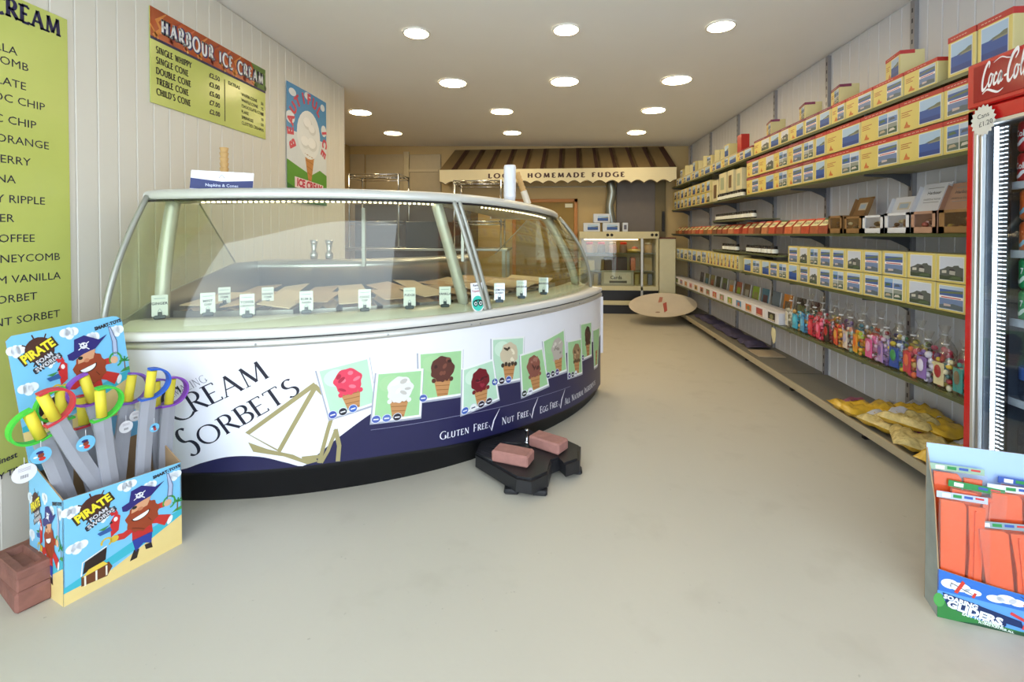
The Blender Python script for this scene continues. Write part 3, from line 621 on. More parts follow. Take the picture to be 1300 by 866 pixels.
d.polys('#12302c', stroke([(-.03, rr+.014), (-.012, rr+.021), (.012, rr+.021), (.03, rr+.014)], .006), 4)
d.text('#303050', 'Review', 0, hh-.018, .011, 2, 'c', bold=.02); d.text('#303050', 'us on', 0, hh-.033, .009, 2, 'c'); d.text('#b03050', 'Tripadvisor', 0, hh-.048, .010, 2, 'c', bold=.02)
d.build('sticker_face', gm, st, step=.0004, maxlen=.03)
# ---- pans of ice cream
m_tanp = mat('tan_waxed_paper', '#cdae8c', .6, var=.12, scale=9); m_tanl = mat('light_waxed_paper', '#e6cfae', .6, var=.08, scale=9)
random.seed(11)
def pan_of(n, r, th, w, l, lab, kk):
    t = thing('ice_cream_pan', pol(th, r, .774), lab, 'ice cream pan', 'pans of ice cream in the display', rz=math.radians(th+90))
    mb = MB(); h = .065
    for (a, b) in (((-w/2, -l/2, 0), (-w/2+.004, l/2, h)), ((w/2-.004, -l/2, 0), (w/2, l/2, h)), ((-w/2, -l/2, 0), (w/2, -l/2+.004, h)), ((-w/2, l/2-.004, 0), (w/2, l/2, h)), ((-w/2, -l/2, 0), (w/2, l/2, .004))): mb.box(a, b, m_steel)
    mb.build('pan', t, local=True)
    ht = random.uniform(.02, .035); sk = random.uniform(-.02, .02)
    mb = MB(); m = (m_tanp, m_tanl)[kk % 2]
    mb.grid(lambda a, b: ((a-.5)*(w-.012), (b-.5)*(l-.012), .05+ht*(1-(2*a-1)**2)*(.7+.3*math.sin(9*b+kk))+sk*(b-.5)+.008*math.sin(17*a+5*b+kk)), 8, 10, m)
    mb.build('ice_cream', t, local=True)
    Mx = Matrix.Translation((random.uniform(-.02, .02), 0, .083+ht*.6)) @ Matrix.Rotation(random.uniform(-.12, .12), 4, 'Z') @ Matrix.Rotation(random.uniform(-.16, .16), 4, 'Y') @ Matrix.Rotation(random.uniform(.02, .10), 4, 'X')
    MB().box((-w*.47, -l*.47, -.003), (w*.47, l*.47, .003), (m_tanl, m_tanp)[kk % 2], ch=.002, M=Mx).build('paper_cover', t, local=True)
k = 0
for row, r, n, w in (('front', 1.67, 13, .165), ('rear', 1.33, 10, .155)):
    for i in range(n):
        th = -87+(72/(n-1))*i; pan_of(n, r, th, w, .34, 'paper-covered pan of ice cream, %s from the left in the %s row' % (ORD[i+1], row), k); k += 1
# ---- price cards
m_card = mat('white_card', '#e4ecec', .4, var=.02); m_clip = mat('dark_clip', '#31434c', .4)
def card(p, rz, lab, s=1.0, txt=('MINT', 'CHIP')):
    t = thing('flavour_card', p, lab, 'price card', 'flavour cards in the display', rz=rz)
    M_ = Matrix.Rotation(-.14, 4, 'X')
    MB().box((-.029*s, -.001, .012), (.029*s, .001, .104*s), m_card, M=M_).build('card', t, local=True)
    MB().box((-.022*s, -.012, 0), (.022*s, .012, .016), m_clip, ch=.004).box((-.008, -.006, .014), (.008, .006, .03), m_clip, ch=.002).build('clip', t, local=True)
    d = Dec(); d.text('#3a4450', txt[0], 0, .062*s, .011*s, 0, 'c', bold=.03); d.polys('#6a8a98', stroke([(-.008, .03), (0, .045), (.008, .03)], .002), 0); d.polys('#7aa0a8', [rc(-.02, .088*s, .02, .09*s)], 0)
    if len(txt) > 1: d.text('#3a4450', txt[1], 0, .047*s, .009*s, 0, 'c', bold=.03)
    d.build('print', lambda u, v, h: tuple(M_ @ Vector((u, -.001-h, v))), t, local=True)
names = [('GINGER',), ('MINT', 'CHIP'), ('TOFFEE', 'CRUNCH'), ('RUM &', 'RAISIN'), ('CHOC', 'CHIP'), ('FUDGE',), ('VANILLA',), ('LEMON', 'SORBET'), ('BANANA',), ('MANGO',)]
nx_ = ['beside the left end arm', 'second from the left end', 'third from the left end', 'fourth from the left end', 'fifth from the left end', 'sixth from the left end', 'just left of the owl sticker', 'first card right of the owl sticker', 'second card right of the owl sticker', 'third card right of the owl sticker']
for (px, py), nm, tx in zip([(203, 402), (264, 398), (314, 400), (389, 395), (463, 392), (520, 389), (565, 387), (634, 381), (662, 376), (690, 371)], nx_, names):
    p = at_z(px, py+3, .829); th = math.atan2(p.y-OY, p.x-OX); card(p, math.atan2(p.y, p.x)-PI/2, 'small white flavour card on a dark clip, %s' % nm, 1.0, tx)
for (px, py), nm in zip([(285, 392), (340, 392)], ['behind the second front card', 'behind the third front card']):
    p = at_z(px, py-3, .845); card(p, math.atan2(p.y, p.x)-PI/2, 'cream flavour card standing among the pans %s' % nm, .9, ('HONEY', 'COMB'))
# ---- things standing on the canopy
def ctop(px, py, th0=None): 
    z = 1.41; p = at_z(px, py, z); return p
def stand(th, dr): r = CTf(th)-dr; return Vector(pol(th, r, CZf(th)-.0025))
t_ = thing('white_box', stand(-83, .16), 'white box with navy lower half lying on the display canopy', 'box', rz=.6)
mb = MB().prism([(-.125, 0), (.125, 0), (.132, .085), (-.118, .085)], -.06, .06, m_white, M=Matrix.Rotation(PI/2, 4, 'X')); mb.build('body', t_, local=True)
d = Dec(); d.poly('#23306e', [(-.125, .002), (.125, .002), (.128, .048), (0, .038), (-.121, .05)], 0); d.text('#cdd6ee', 'Napkins & Cones', 0, .014, .013, 1, 'c', bold=.02); d.polys('#8a90a8', stroke([(-.012, .054), (0, .07), (.012, .054)], .002), 0)
d.build('print', lambda u, v, h: (u, -.06-h, v), t_, local=True)
m_waf = mat('tan_wafer', '#cfa76c', .6, var=.15, scale=20)
def wafer_stack(nm, loc, tilt, lab, h=.15):
    t = thing('wafer_cone_stack', loc, lab, 'cones'); M_ = Matrix.Rotation(tilt, 4, 'Y'); prof = [(.012, 0)]
    for i in range(9): z = .01+i*h/9; prof += [(.017, z), (.021, z+h/9*.8), (.017, z+h/9*.85)]
    MB().lathe(prof, m_waf, 16, M=M_).build('cones', t, local=True)
    MB().lathe([(.0215, .01), (.022, h*.45)], mat('clear_sleeve', '#e6dcc8', .2), 16, M=M_, cap=False).build('sleeve', t, local=True)
wafer_stack('a', stand(-86.5, .34), 0, 'tall tan stack of wafer cones behind the white box', .235)
wafer_stack('b', stand(-27.5, .09), -.34, 'leaning tan stack of wafer cones beside the white cup stack', .22)
t_ = thing('paper_cup_stack', stand(-34.2, .10), 'tall stack of white paper cups on the display canopy', 'cups')
prof = [(.030, 0)]
for i in range(16): prof += [(.0365, .03+i*.0115), (.038, .036+i*.0115), (.0365, .038+i*.0115)]
MB().lathe(prof+[(.034, .222), (.032, .222)], mat('white_paper_cup', '#eceff6', .4), 24).build('cups', t_, local=True)
# ================================================================ RIGHT WALL SHELVING
XF = 1.78; XB = 2.05
m_up = mat('shelf_upright_steel', '#9b9b9f', .35, metal=.6); m_brk = mat('grey_bracket', '#5c6066', .45, metal=.5)
m_sh = mat('olive_grey_shelf', '#8a8468', .5); m_edge_g = mat('dark_green_edge', '#4f5636', .3); m_shelfglass = mat('green_tinted_shelf', '#7b8257', .2, alpha=.75)
m_base = mat('beige_metal_shelf', '#6f6b62', .5); m_basel = mat('beige_metal_lip', '#a89c82', .45)
UY = (1.25, 2.10, 2.93, 3.79, 4.65, 5.55, 6.50, 7.41)
m_slot = mat('upright_slot', '#3c3c40', .6)
shelf_unit = thing('shelf_upright_set', (2.05, 4.3, .1), 'row of slotted steel wall uprights that carry the shelves on the right wall', 'shelving')
um = MB().box((-.012, -.016, 0), (.012, .016, 2.44), m_up)
for k in range(40): um.box((-.0125, -.005, .03+k*.06), (-.0115, .005, .055+k*.06), m_slot)
um = um.mesh('upright')
for y in UY[2:]: rep(um, 'upright', shelf_unit, (0, y-4.3, 0))
brk = MB()
pts = [(0, 0), (-.25, 0), (-.25, -.012), (-.10, -.022), (-.03, -.055), (0, -.075)]
brk.prism([(p[0], p[1]) for p in pts], -.004, .004, m_brk, M=Matrix.Rotation(PI/2, 4, 'X')); brkm = brk.mesh('bracket')
def shelf(nm, z, y0, y1, lab, m=m_sh, edge=m_edge_g, th=.014, x0=XF):
    t = thing('wall_shelf', (XF, (y0+y1)/2, z-th), lab, 'shelf', 'shelves on the right wall')
    MB().box((x0, y0, z-th), (XB-.014, y1, z), m, ch=.002).build('shelf_board', t)
    MB().box((x0-.003, y0, z-th-.001), (x0-.0005, y1, z+.002), edge).build('front_edge', t)
    for y in UY:
        if y0-.03 <= y <= y1+.03: rep(brkm, 'bracket', t, (XB-.013-XF, y-(y0+y1)/2, 0))
    return t
S1, S2, S3, S4, S5 = 1.905, 1.56, 1.20, .84, .465
shelf('a', S1, 1.3, 7.45, 'topmost green-edged glass shelf under the ceiling on the right wall', m_shelfglass)
shelf('b', S2, 1.99, 4.72, 'second shelf from the top, under the double row of red-banded fudge boxes')
shelf('b', S2, 4.73, 7.45, 'far end of the second shelf from the top, under white-labelled jars and cream boxes', mat('brown_shelf', '#6d5c45', .5))
shelf('c', S3, 1.99, 7.45, 'long eye-level shelf with brown paper sweet packs')
shelf('d', S4, 1.99, 4.72, 'shelf under the double row of plain yellow fudge boxes')
shelf('d', S4, 4.75, 7.45, 'far shelf under the single row of yellow boxes near the fudge counter')
shelf('e', S5, 1.99, 7.45, 'lowest wall shelf with cellophane sweet bags and white card trays', m_shelfglass)
shelf('f', 1.345, 4.50, 5.55, 'short shelf of jars fixed between the second and eye-level shelves')
shelf('f', 1.025, 4.00, 5.55, 'short shelf of dark-lidded jars just under the eye-level shelf', m_shelfglass)
bs = thing('base_shelf', (1.87, 4.5, 0), 'long low beige metal base shelf along the right wall', 'shelf')
MB().box((1.705, 1.99, .115), (2.06, 7.5, .13), m_base).build('shelf_board', bs)
MB().box((1.700, 1.99, .085), (1.716, 7.5, .133), m_basel, ch=.003).build('front_lip', bs)
for y in UY[2:]: MB().box((1.80, y-.015, 0), (2.06, y+.015, .115), m_dark).build('foot', bs)
for y in UY[2:]:
    MB().box((1.72, y-.002, .1305), (2.05, y+.002, .1315), m_dark).build('shelf_joint', bs)
# ---- fudge boxes
SEA, SKY, LAND = '#2f56a0', '#a8c4e0', '#6c7260'
def picture(d, x0, y0, w, h, style, L=2):
    P = lambda c, ps, l: d.poly(c, [(x0+x*w, y0+y*h) for x, y in ps], L+l)
    P('#e6e4dc', rc(-.03, -.03, 1.03, 1.03), 0)
    if style == 'bay':
        P(SKY, rc(0, 0, 1, 1), 1); P(SEA, rc(0, 0, 1, .55), 2); P('#234489', rc(0, 0, 1, .2), 3); P(LAND, [(.3, .55), (.45, .60), (.7, .64), (.85, .70), (1, .71), (1, .55)], 3); P('#8d8f7a', [(.4, .5), (.6, .56), (1, .57), (1, .52)], 4)
    elif style == 'village':
        P('#c9cfdd', rc(0, 0, 1, 1), 1); P('#5a5f5c', [(0, 0), (1, 0), (1, .55), (.85, .58), (.8, .66), (.62, .64), (.55, .58), (.35, .6), (.2, .5), (0, .42)], 2); P('#c4c2b8', [(.1, .28), (.3, .3), (.3, .42), (.1, .4)], 3); P('#b4b2aa', [(.42, .26), (.66, .22), (.68, .4), (.44, .42)], 3); P('#3f4c3a', [(0, 0), (1, 0), (1, .16), (.6, .24), (.3, .16), (0, .2)], 4); P('#55684a', [(.4, .04), (.95, .06), (.9, .18), (.55, .16)], 5); P('#3c3a40', [(.4, .42), (.7, .4), (.6, .5), (.45, .5)], 4)
    elif style == 'strips':
        P('#4a64a0', rc(0, .58, 1, 1), 1); P('#b4c6dc', rc(0, .86, 1, 1), 2); P('#6c7a58', [(0, .72), (.4, .78), (1, .84), (1, .74), (0, .66)], 3); P('#f0ecec', rc(0, .46, 1, .58), 1); P('#c03448', rc(.08, .49, .92, .53), 3)
        P('#7286ae', rc(0, 0, 1, .46), 1); P('#5d6a72', [(0, 0), (.5, .04), (1, 0), (1, .2), (.6, .26), (0, .16)], 3); P('#c8b8b4', [(.2, .12), (.5, .14), (.5, .22), (.2, .24)], 4)
    else:
        P('#e9e7e2', rc(0, 0, 1, 1), 1)
        for i, (a, b) in enumerate(((0, 0), (.52, 0), (0, .52), (.52, .52))):
            P(('#5a6c62', '#3f5a45', '#4468a8', '#6a86b8')[i], rc(a, b, a+.48, b+.48), 2); P(('#a9b0b4', '#8f958c', '#8eb0d8', '#c3d2e4')[i], rc(a, b+.28, a+.48, b+.48), 3); P(('#b8a890', '#d0cac0', '#53704e', '#556070')[i], [(a+.05, b+.1), (a+.4, b+.13), (a+.3, b+.24), (a+.1, b+.22)], 4)
_BX = {}
m_ybox = mat('yellow_card', '#dac772', .35, var=.03); m_yside = mat('yellow_card_side', '#d2c68c', .4, var=.04)
def box_proto(w, h, dep, style, band, split, key):
    """front in the local plane x=0 facing -x; returns shared meshes"""
    k = (w, h, dep, style, band, split)
    if k in _BX: return _BX[k]
    body = MB().box((0, -w/2, 0), (dep, w/2, h), m_yside, ch=.003).mesh('box')
    fm = frame((0, w/2, 0), (0, -1, 0), (0, 0, 1), (-1, 0, 0))
    d = Dec(); d.poly(m_ybox, rc(.002, .002, w-.002, h-.002), 0); pw = w*(split if split else .74); px0 = w-pw-.012 if split else (w-pw)/2
    top = h*(.84 if band else .93)
    picture(d, px0, h*.10, pw, top-h*.13, style)
    if split:
        for i, (a, b) in enumerate(((.62, .5), (.55, .34), (.48, .42))): d.poly('#b0643c', rc(.012, h*a, .012+(w-pw)*b, h*a+.004), 2)
        d.poly('#c8703a', [(.03, h*.12), (.05, h*.34), (.06, h*.2), (.075, h*.16), (.07, h*.1)], 2)
    pm = MB()
    for c, vs, fs, L in d.items: pm.add([fm(x, y, .00035*(L+1)) for x, y in vs], [tuple(range(len(vs)))], flat(c) if isinstance(c, str) else c)
    pm = pm.mesh('picture'); bm_ = None
    if band:
        b = MB().box((-.0015, -w/2-.001, h*.86), (dep*.6, w/2+.001, h+.001), flat(band), ch=.001)
        b.polys = None; d2 = Dec(); d2.polys('#e8c8b8', [rc(w*.12+i*w*.1, h*.92, w*.12+i*w*.1+w*.07, h*.935) for i in range(6)], 2)
        for c, vs, fs, L in d2.items: b.add([fm(x, y, .0022) for x, y in vs], [tuple(range(4))], flat(c))
        bm_ = b.mesh('band')
    _BX[k] = (body, pm, bm_); return _BX[k]
def fudge_box(y, z, w, h, dep, style, band, split, lab, group, x=XF+.008, rz=0, name='fudge_box', cat='fudge box'):
    me = box_proto(round(w, 3), h, dep, style, band, split, 0)
    t = thing(name, (x, y, z), lab, cat, group, rz=rz)
    rep(me[0], 'box', t, (0, 0, 0)); rep(me[1], 'picture', t, (0, 0, 0))
    if me[2]: rep(me[2], 'band', t, (0, 0, 0))
    return t
PH = {'bay': 'a blue bay', 'village': 'a green village', 'strips': 'two stacked views', 'four': 'four small views'}
random.seed(5)
RED, WINE = '#b8302c', '#7a2848'
ys = [2.188, 2.37, 2.651, 2.965, 3.318, 3.457, 3.62, 3.839, 4.066, 4.36, 4.63]
ys = [1.995]+ys
sty = [['four', 'four', 'bay', 'strips', 'four', 'bay', 'strips', 'strips', 'four', 'bay', 'strips'], ['strips', 'strips', 'bay', 'four', 'bay', 'bay', 'four', 'strips', 'four', 'village', 'strips']]
for lay in (0, 1):
    for i in range(len(ys)-1):
        a, b = ys[i], ys[i+1]; w = b-a-.006
        wide = w > .18
        fudge_box((a+b)/2, S2+.002+lay*.162, w, .155, .16, sty[lay][i], RED if i < 6 else '#8f3040', (.46 if w > .26 else .56) if wide and i > 1 else None,
                  'red-banded fudge box with %s, second shelf, %s layer, %s from the fridge' % (PH[sty[lay][i]], ('lower', 'upper')[lay], ORD[i+1]), 'red-banded fudge boxes on the second shelf')
# top shelf row
ys = [2.035, 2.20, 2.352, 2.625, 2.863, 3.114, 3.265, 3.417, 3.60, 3.814, 3.97, 4.153, 4.47]
st_ = ['bay', 'bay', 'gap', 'strips', None, None, 'bay', 'strips', 'bay', 'village', 'bay', 'village']
for i, s_ in enumerate(st_):
    a, b = ys[i], ys[i+1]
    if s_ == 'gap': a = 2.405; 
    s2 = 'strips' if s_ in ('gap', None) else s_; w = b-a-.008
    tall = .185 if i < 2 else .125
    fudge_box((a+b)/2, S1+.002, w, tall, .17 if i > 1 else .2, s2, RED if i < 6 else WINE, .45 if w > .2 or s_ is None else None, '%s-banded fudge box with %s on the topmost shelf, %s from the fridge' % ('red' if i < 6 else 'wine', PH[s2], ORD[i+1]), 'fudge boxes on the topmost shelf')
for i, (y, w, h, s_, rz, bnd) in enumerate(((2.77, .16, .135, 'bay', -.2, RED), (3.30, .15, .125, 'four', -.2, WINE), (3.72, .15, .125, 'four', -.22, WINE), (4.27, .16, .13, 'four', -.2, WINE))):
    fudge_box(y, S1+.130, w, h, .11, s_, bnd, .5, 'turned fudge box perched above the topmost shelf row, %s from the fridge' % ORD[i+1], 'fudge boxes perched on the topmost row', x=XF+.05, rz=rz)
cols = ['#d8c04e', '#d8c04e', '#5f7fb8', '#6f8ec2', '#d8cfa0', '#5a86a8', '#d5b05a', '#6d8fa8', '#d8bc48', '#c8c4a8', '#d8bc48', '#7f92b8']
y = 4.50
for i in range(14):
    w = (.20, .16, .24, .20)[i % 4]; 
    if y+w > 7.35: break
    fudge_box(y+w/2, S1+.002, w-.01, .10, .15, ('bay', 'strips', 'bay', 'four')[i % 4], ('#8f3040' if i < 2 else '#b8b090'), .5 if i % 2 else None, 'small souvenir box lying on the far top shelf, %s from the near end' % ORD[i+1], 'souvenir boxes on the far top shelf')
    if 1 < i < 13 and i != 2: fudge_box(y+w/2+.02, S1+.103, w*.72, .14 if i % 2 else .115, .09, ('four', 'bay')[i % 2], None, None, 'upright souvenir box perched on the far top shelf, %s from the near end' % ORD[i], 'upright souvenir boxes on the far top shelf', x=XF+.03, rz=(-.3 if i % 3 else 0))
    y += w
MB().box((1.80, 4.80, S1+.103), (1.88, 4.90, S1+.27), mat('red_tin', '#b02a20', .35), ch=.004).build('red_tin', label='small upright red tin on the topmost shelf above the cream boxes', cat='tin')
# fourth shelf boxes, two layers
ys = [2.04, 2.227, 2.407, 2.595, 2.778, 2.932, 3.098, 3.25, 3.40, 3.53, 3.665, 3.827, 3.985, 4.14, 4.312, 4.50, 4.70]
s4l = ['strips', 'strips', 'village', 'four', 'strips', 'strips', 'four', 'strips', 'village', 'strips', 'bay', 'four', 'strips', 'bay', 'four', 'bay']
s4u = ['village', 'village', 'village', 'strips', 'strips', 'village', 'strips', 'strips', 'four', 'village', 'strips']
for lay, L_ in ((0, s4l), (1, s4u)):
    for i, s_ in enumerate(L_):
        a, b = ys[i], ys[i+1]
        fudge_box((a+b)/2+random.uniform(-.003, .003), S4+.002+lay*.134, b-a-.007, .131, .13, s_, None, None, 'plain yellow fudge box with %s, waist-high shelf, %s layer, %s from the fridge' % (PH[s_], ('lower', 'upper')[lay], ORD[i+1]), 'yellow fudge boxes on the waist-high shelf', x=XF+.008+random.uniform(0, .006))
y = 4.80; i = 0
while y < 7.3:
    w = .11 if y < 5.75 else .20; i += 1
    fudge_box(y+w/2, S4+.002, w-.01, .15, .12, ('bay', 'four', 'village')[i % 3], None, .30 if y < 5.75 else None, 'yellow box in the far single row below the jars, %s from the near upright' % ORD[i], 'yellow boxes on the far waist-high shelf'); y += w
# far second shelf
m_cream = mat('cream_card', '#d3cba4', .5)
for i, (a, b, h) in enumerate(((4.78, 4.93, .21), (5.0, 5.16, .22), (5.2, 5.42, .22), (5.44, 5.64, .24))):
    t = thing('cream_box', (1.80, (a+b)/2, S2+.002+(.075 if b < 5.5 else 0)), 'upright cream box above the white-labelled jars, %s from the near end' % ORD[i+1], 'box', 'cream boxes on the far second shelf')
    MB().box((0, -(b-a)/2+.004, 0), (.12, (b-a)/2-.004, h), m_cream, ch=.003).build('box', t, local=True)
    MB().box((-.002, -(b-a)*.2, .04), (0, (b-a)*.25, h-.05), flat('#6a5236' if i % 2 else '#9fa88a')).build('window', t, local=True)
k = 0; y = 5.68
while y < 7.3:
    w = .19; k += 1
    for lay in (0, 1): fudge_box(y+w/2, S2+.002+lay*.135, w-.012, .13, .12, ('four', 'village', 'bay')[(k+lay) % 3], None, .55, 'ochre gift box on the far second shelf, %s layer, %s from the cream boxes' % (('lower', 'upper')[lay], ORD[k]), 'ochre gift boxes on the far second shelf')
    y += w
# jars
m_jar = mat('dark_preserve', '#2c2320', .15); m_lid = mat('black_lid', '#16171a', .35); m_lab = mat('white_jar_label', '#e2e2d6', .5)
jp = thing('jam_jar', (1.82, 4.80, S2+.001), 'dark white-labelled jar on the far second shelf, first from the near end', 'jar', 'jars in three rows')
MB().lathe([(.022, 0), (.027, .006), (.027, .052), (.022, .06)], m_jar, 12).build('glass', jp, local=True); MB().lathe([(.0276, .012), (.0276, .046)], m_lab, 12, cap=False).build('label', jp, local=True); MB().lathe([(.024, .058), (.024, .071), (.022, .073)], m_lid, 12).build('lid', jp, local=True)
first = True
for z, y0, n, nm in ((S2+.001, 4.80, 11, 'the far second shelf'), (1.346, 4.54, 16, 'the upper short shelf'), (1.026, 4.12, 15, 'the lower short shelf')):
    for i in range(n):
        if first: first = False; continue
        dup(jp, (1.815+random.uniform(0, .006), y0+i*.064+(.25 if (n == 15 and i > 8) else 0), z), label='dark white-labelled jar on %s, %s from the near end' % (nm, ORD[i+1]))
# eye-level shelf: paper packs
m_kraft = mat('brown_kraft_card', '#8f6a3f', .6, var=.15, scale=20); m_cello = glassy('cellophane', (.98, .98, .97), 1.2, .08, .03); m_kin = mat('dark_carton_inside', '#6a4a30', .7)
SW = ['#c8643c', '#b84a30', '#c07a50', '#a85a3a', '#9a4a34', '#7a4a30', '#b86a3c', '#8f6238']
HD = ['#c8404a', '#d8502e', '#d85030', '#d84a34', '#3f7040', '#a8304a', '#c0b088', '#c05a50']
m_plab = mat('pale_yellow_label', '#e0d9a0', .5)
def sweets(mb, w, dep, h, cols, n, r):
    for i in range(n):
        x, y, z = random.uniform(.015, dep-.015), random.uniform(-w/2+.012, w/2-.012), random.uniform(.01, h)
        mb.blob((x, y, z), (r*random.uniform(.7, 1.2), r, r*random.uniform(.6, 1)), flat(random.choice(cols)), 6, 4)
def pack(y, w, h, ci, lab, grp):
    t = thing('sweet_pack', (XF+.015, y, S3+.001), lab, 'sweet pack', grp)
    MB().prism([(0, 0), (.09, 0), (.09, h*.2), (.075, h*.85), (.05, h*.85), (.005, h*.45)], -w/2+.004, w/2-.004, mat('pack_fill_'+SW[ci], SW[ci], .5, var=.35, scale=40), M=Matrix(((1, 0, 0, 0), (0, 0, 1, 0), (0, 1, 0, 0), (0, 0, 0, 1)))).build('bag', t, local=True)
    fm = frame((.005, w/2, h*.45), (0, -1, 0), Vector((.045, 0, h*.40)).normalized(), Vector((-h*.40, 0, .045)).normalized()); d = Dec(); L_ = math.hypot(.045, h*.4)
    d.poly('#ded6a2', [(w*.1, -.002), (w*.85, -.002), (w*.95, L_*.75), (w*.2, L_*.75)], 1); d.text('#6a5a40', 'FUDGE', w*.52, L_*.25, L_*.28, 2, 'c', bold=.03, sx=.8)
    d.poly(HD[ci], rc(.004, L_*.8, w-.004, L_*1.02), 1); d.build('header_card', fm, t, local=True)
k = 0
for i, y in enumerate([3.37, 3.48, 3.60, 3.72, 3.85, 3.99, 4.13, 4.27, 4.41, 4.55, 4.69]):
    pack(y, .115, .125, (4 if i == 0 else [5, 3, 1, 2, 0, 4, 1, 2][i % 8]), 'brown fudge pack with pale label on the eye-level shelf, %s from the open carton' % ORD[i+1], 'fudge packs on the eye-level shelf')
y = 4.9; i = 0
while y < 7.3:
    i += 1; pack(y, .14, .11, i % 8, 'small sweet pack at the far end of the eye-level shelf, %s from the jars' % ORD[i], 'sweet packs on the far eye-level shelf'); y += .165
def carton(y, w, h, m, lid, lab, front=None, fill=None):
    t = thing('display_carton', (XF+.012, y, S3+.001), lab, 'carton'); mb = MB(); dp = .15; e = .004
    mb.box((0, -w/2, 0), (dp, w/2, e), m); mb.box((0, -w/2, 0), (dp, -w/2+e, h), m); mb.box((0, w/2-e, 0), (dp, w/2, h), m); mb.box((dp-e, -w/2, 0), (dp, w/2, h), m)
    mb.box((0, -w/2, 0), (e, w/2, h*.3), m); mb.box((0, -w/2, 0), (e, -w/2+w*.14, h), m); mb.box((0, w/2-w*.14, 0), (e, w/2, h), m); mb.box((0, -w/2, h*.88), (e, w/2, h), m)
    mb.build('tray', t, local=True)
    mb = MB(); sweets(mb, w-.02, dp, h*.6, fill or ['#5a3a26', '#7a5230', '#c8b890', '#3a2a20'], 26, .016); mb.build('sweets', t, kind='stuff', local=True)
    MB().box((.004, -w/2+w*.14, h*.3), (.006, w/2-w*.14, h*.88), m_cello).build('window', t, local=True)
    if lid:
        M_ = Matrix.Translation((dp-.002, 0, h)) @ Matrix.Rotation(.35, 4, 'Y'); lh = lid
        mb = MB().box((0, -w/2, 0), (.004, w/2, lh), m, M=M_); mb.box((-.02, -w/2, 0), (0, -w/2+.003, lh*.9), m, M=M_); mb.box((-.02, w/2-.003, 0), (0, w/2, lh*.9), m, M=M_); mb.build('lid', t, local=True)
        if front == 'text':
            d = Dec(); d.text('#55555a', 'Harbour', w/2, lh*.62, .018, 1, 'c', bold=.01); d.text('#55555a', 'SWEETS & FUDGE', w/2, lh*.42, .010, 1, 'c'); d.polys('#8a8a8c', [rc(w*.22, lh*.34, w*.78, lh*.36), rc(w*.22, lh*.82, w*.78, lh*.84)], 1)
            d.build('lid_print', lambda u, v, h_: tuple(M_ @ Vector((-.0005-h_, w/2-u, v))), t, local=True)
        else:
            d = Dec(); d.poly('#c8bca4', rc(w*.25, lh*.3, w*.75, lh*.7), 0); d.poly('#9fb0c0', rc(w*.32, lh*.38, w*.68, lh*.62), 1); d.build('lid_print', lambda u, v, h_: tuple(M_ @ Vector((-.0005-h_, w/2-u, v))), t, local=True)
m_wc = mat('white_carton', '#d6d6da', .45, var=.02)
carton(3.22, .15, .115, m_kraft, .125, 'small open brown carton with raised lid next to the fudge packs')
carton(3.04, .17, .105, m_kraft, 0, 'low brown carton of sweets just left of the white cartons')
carton(2.86, .18, .105, m_wc, .11, 'left white display carton with a window on the eye-level shelf', None)
carton(2.67, .185, .11, m_wc, .165, 'middle white display carton with printed raised lid', 'text')
carton(2.49, .16, .11, mat('pink_brown_carton', '#b08870', .5, var=.1), .15, 'brown carton with pink label and white printed lid behind', 'text', ['#b05a4a', '#d8b0a8', '#7a4a30'])
carton(2.28, .23, .11, m_kraft, 0, 'brown carton of yellow sweets right beside the red fridge', None, ['#c8a040', '#8a5a30', '#e0d090', '#6a4428'])
# ---- lowest wall shelf: cellophane bags
BAGC = [('yellow and green', ['#d8c840', '#5a7a30', '#e8d860', '#3a3a20']), ('teal', ['#3f9a98', '#7a6a50', '#58b0a8', '#c8c0b0']), ('cream with red stripes', ['#d8cca0', '#a83030', '#e8e0c0', '#4a7a78', '#d8b840']), ('purple and white', ['#8a6ab0', '#d8d0e0', '#6a3a80', '#c8b8d8']),
 ('red and orange', ['#c83a48', '#d86a40', '#e05a78', '#d8b060']), ('blue, green and white', ['#2f4a98', '#3f8a50', '#d8dce0', '#d8c040', '#5080c0']), ('lilac', ['#b08ac0', '#7a5a98', '#d8b8d0']), ('pink', ['#d85a90', '#e8a0c0', '#c83050', '#e8c8d8']),
 ('orange and lime', ['#e09a28', '#d86a20', '#9aaa30', '#e8c040']), ('mixed pastel', ['#d8c8b8', '#a8a0b8', '#c87a50', '#8a9a80']), ('orange and red', ['#d8502e', '#e0a040', '#b02a20']), ('black and red', ['#2a1a18', '#b02828', '#c8304a', '#6a3a28']),
 ('rose red', ['#d83a5a', '#e87090', '#b82038']), ('bright red', ['#c82838', '#e04858', '#98182a']), ('light blue', ['#4a9ac8', '#70b8d8', '#d8a050', '#3a7aa8']), ('turquoise', ['#3aa0c0', '#58b8c8', '#2a80a0', '#e0b068']), ('white', ['#e0dcd0', '#c8c0a8', '#f0ece4', '#a89a80'])]
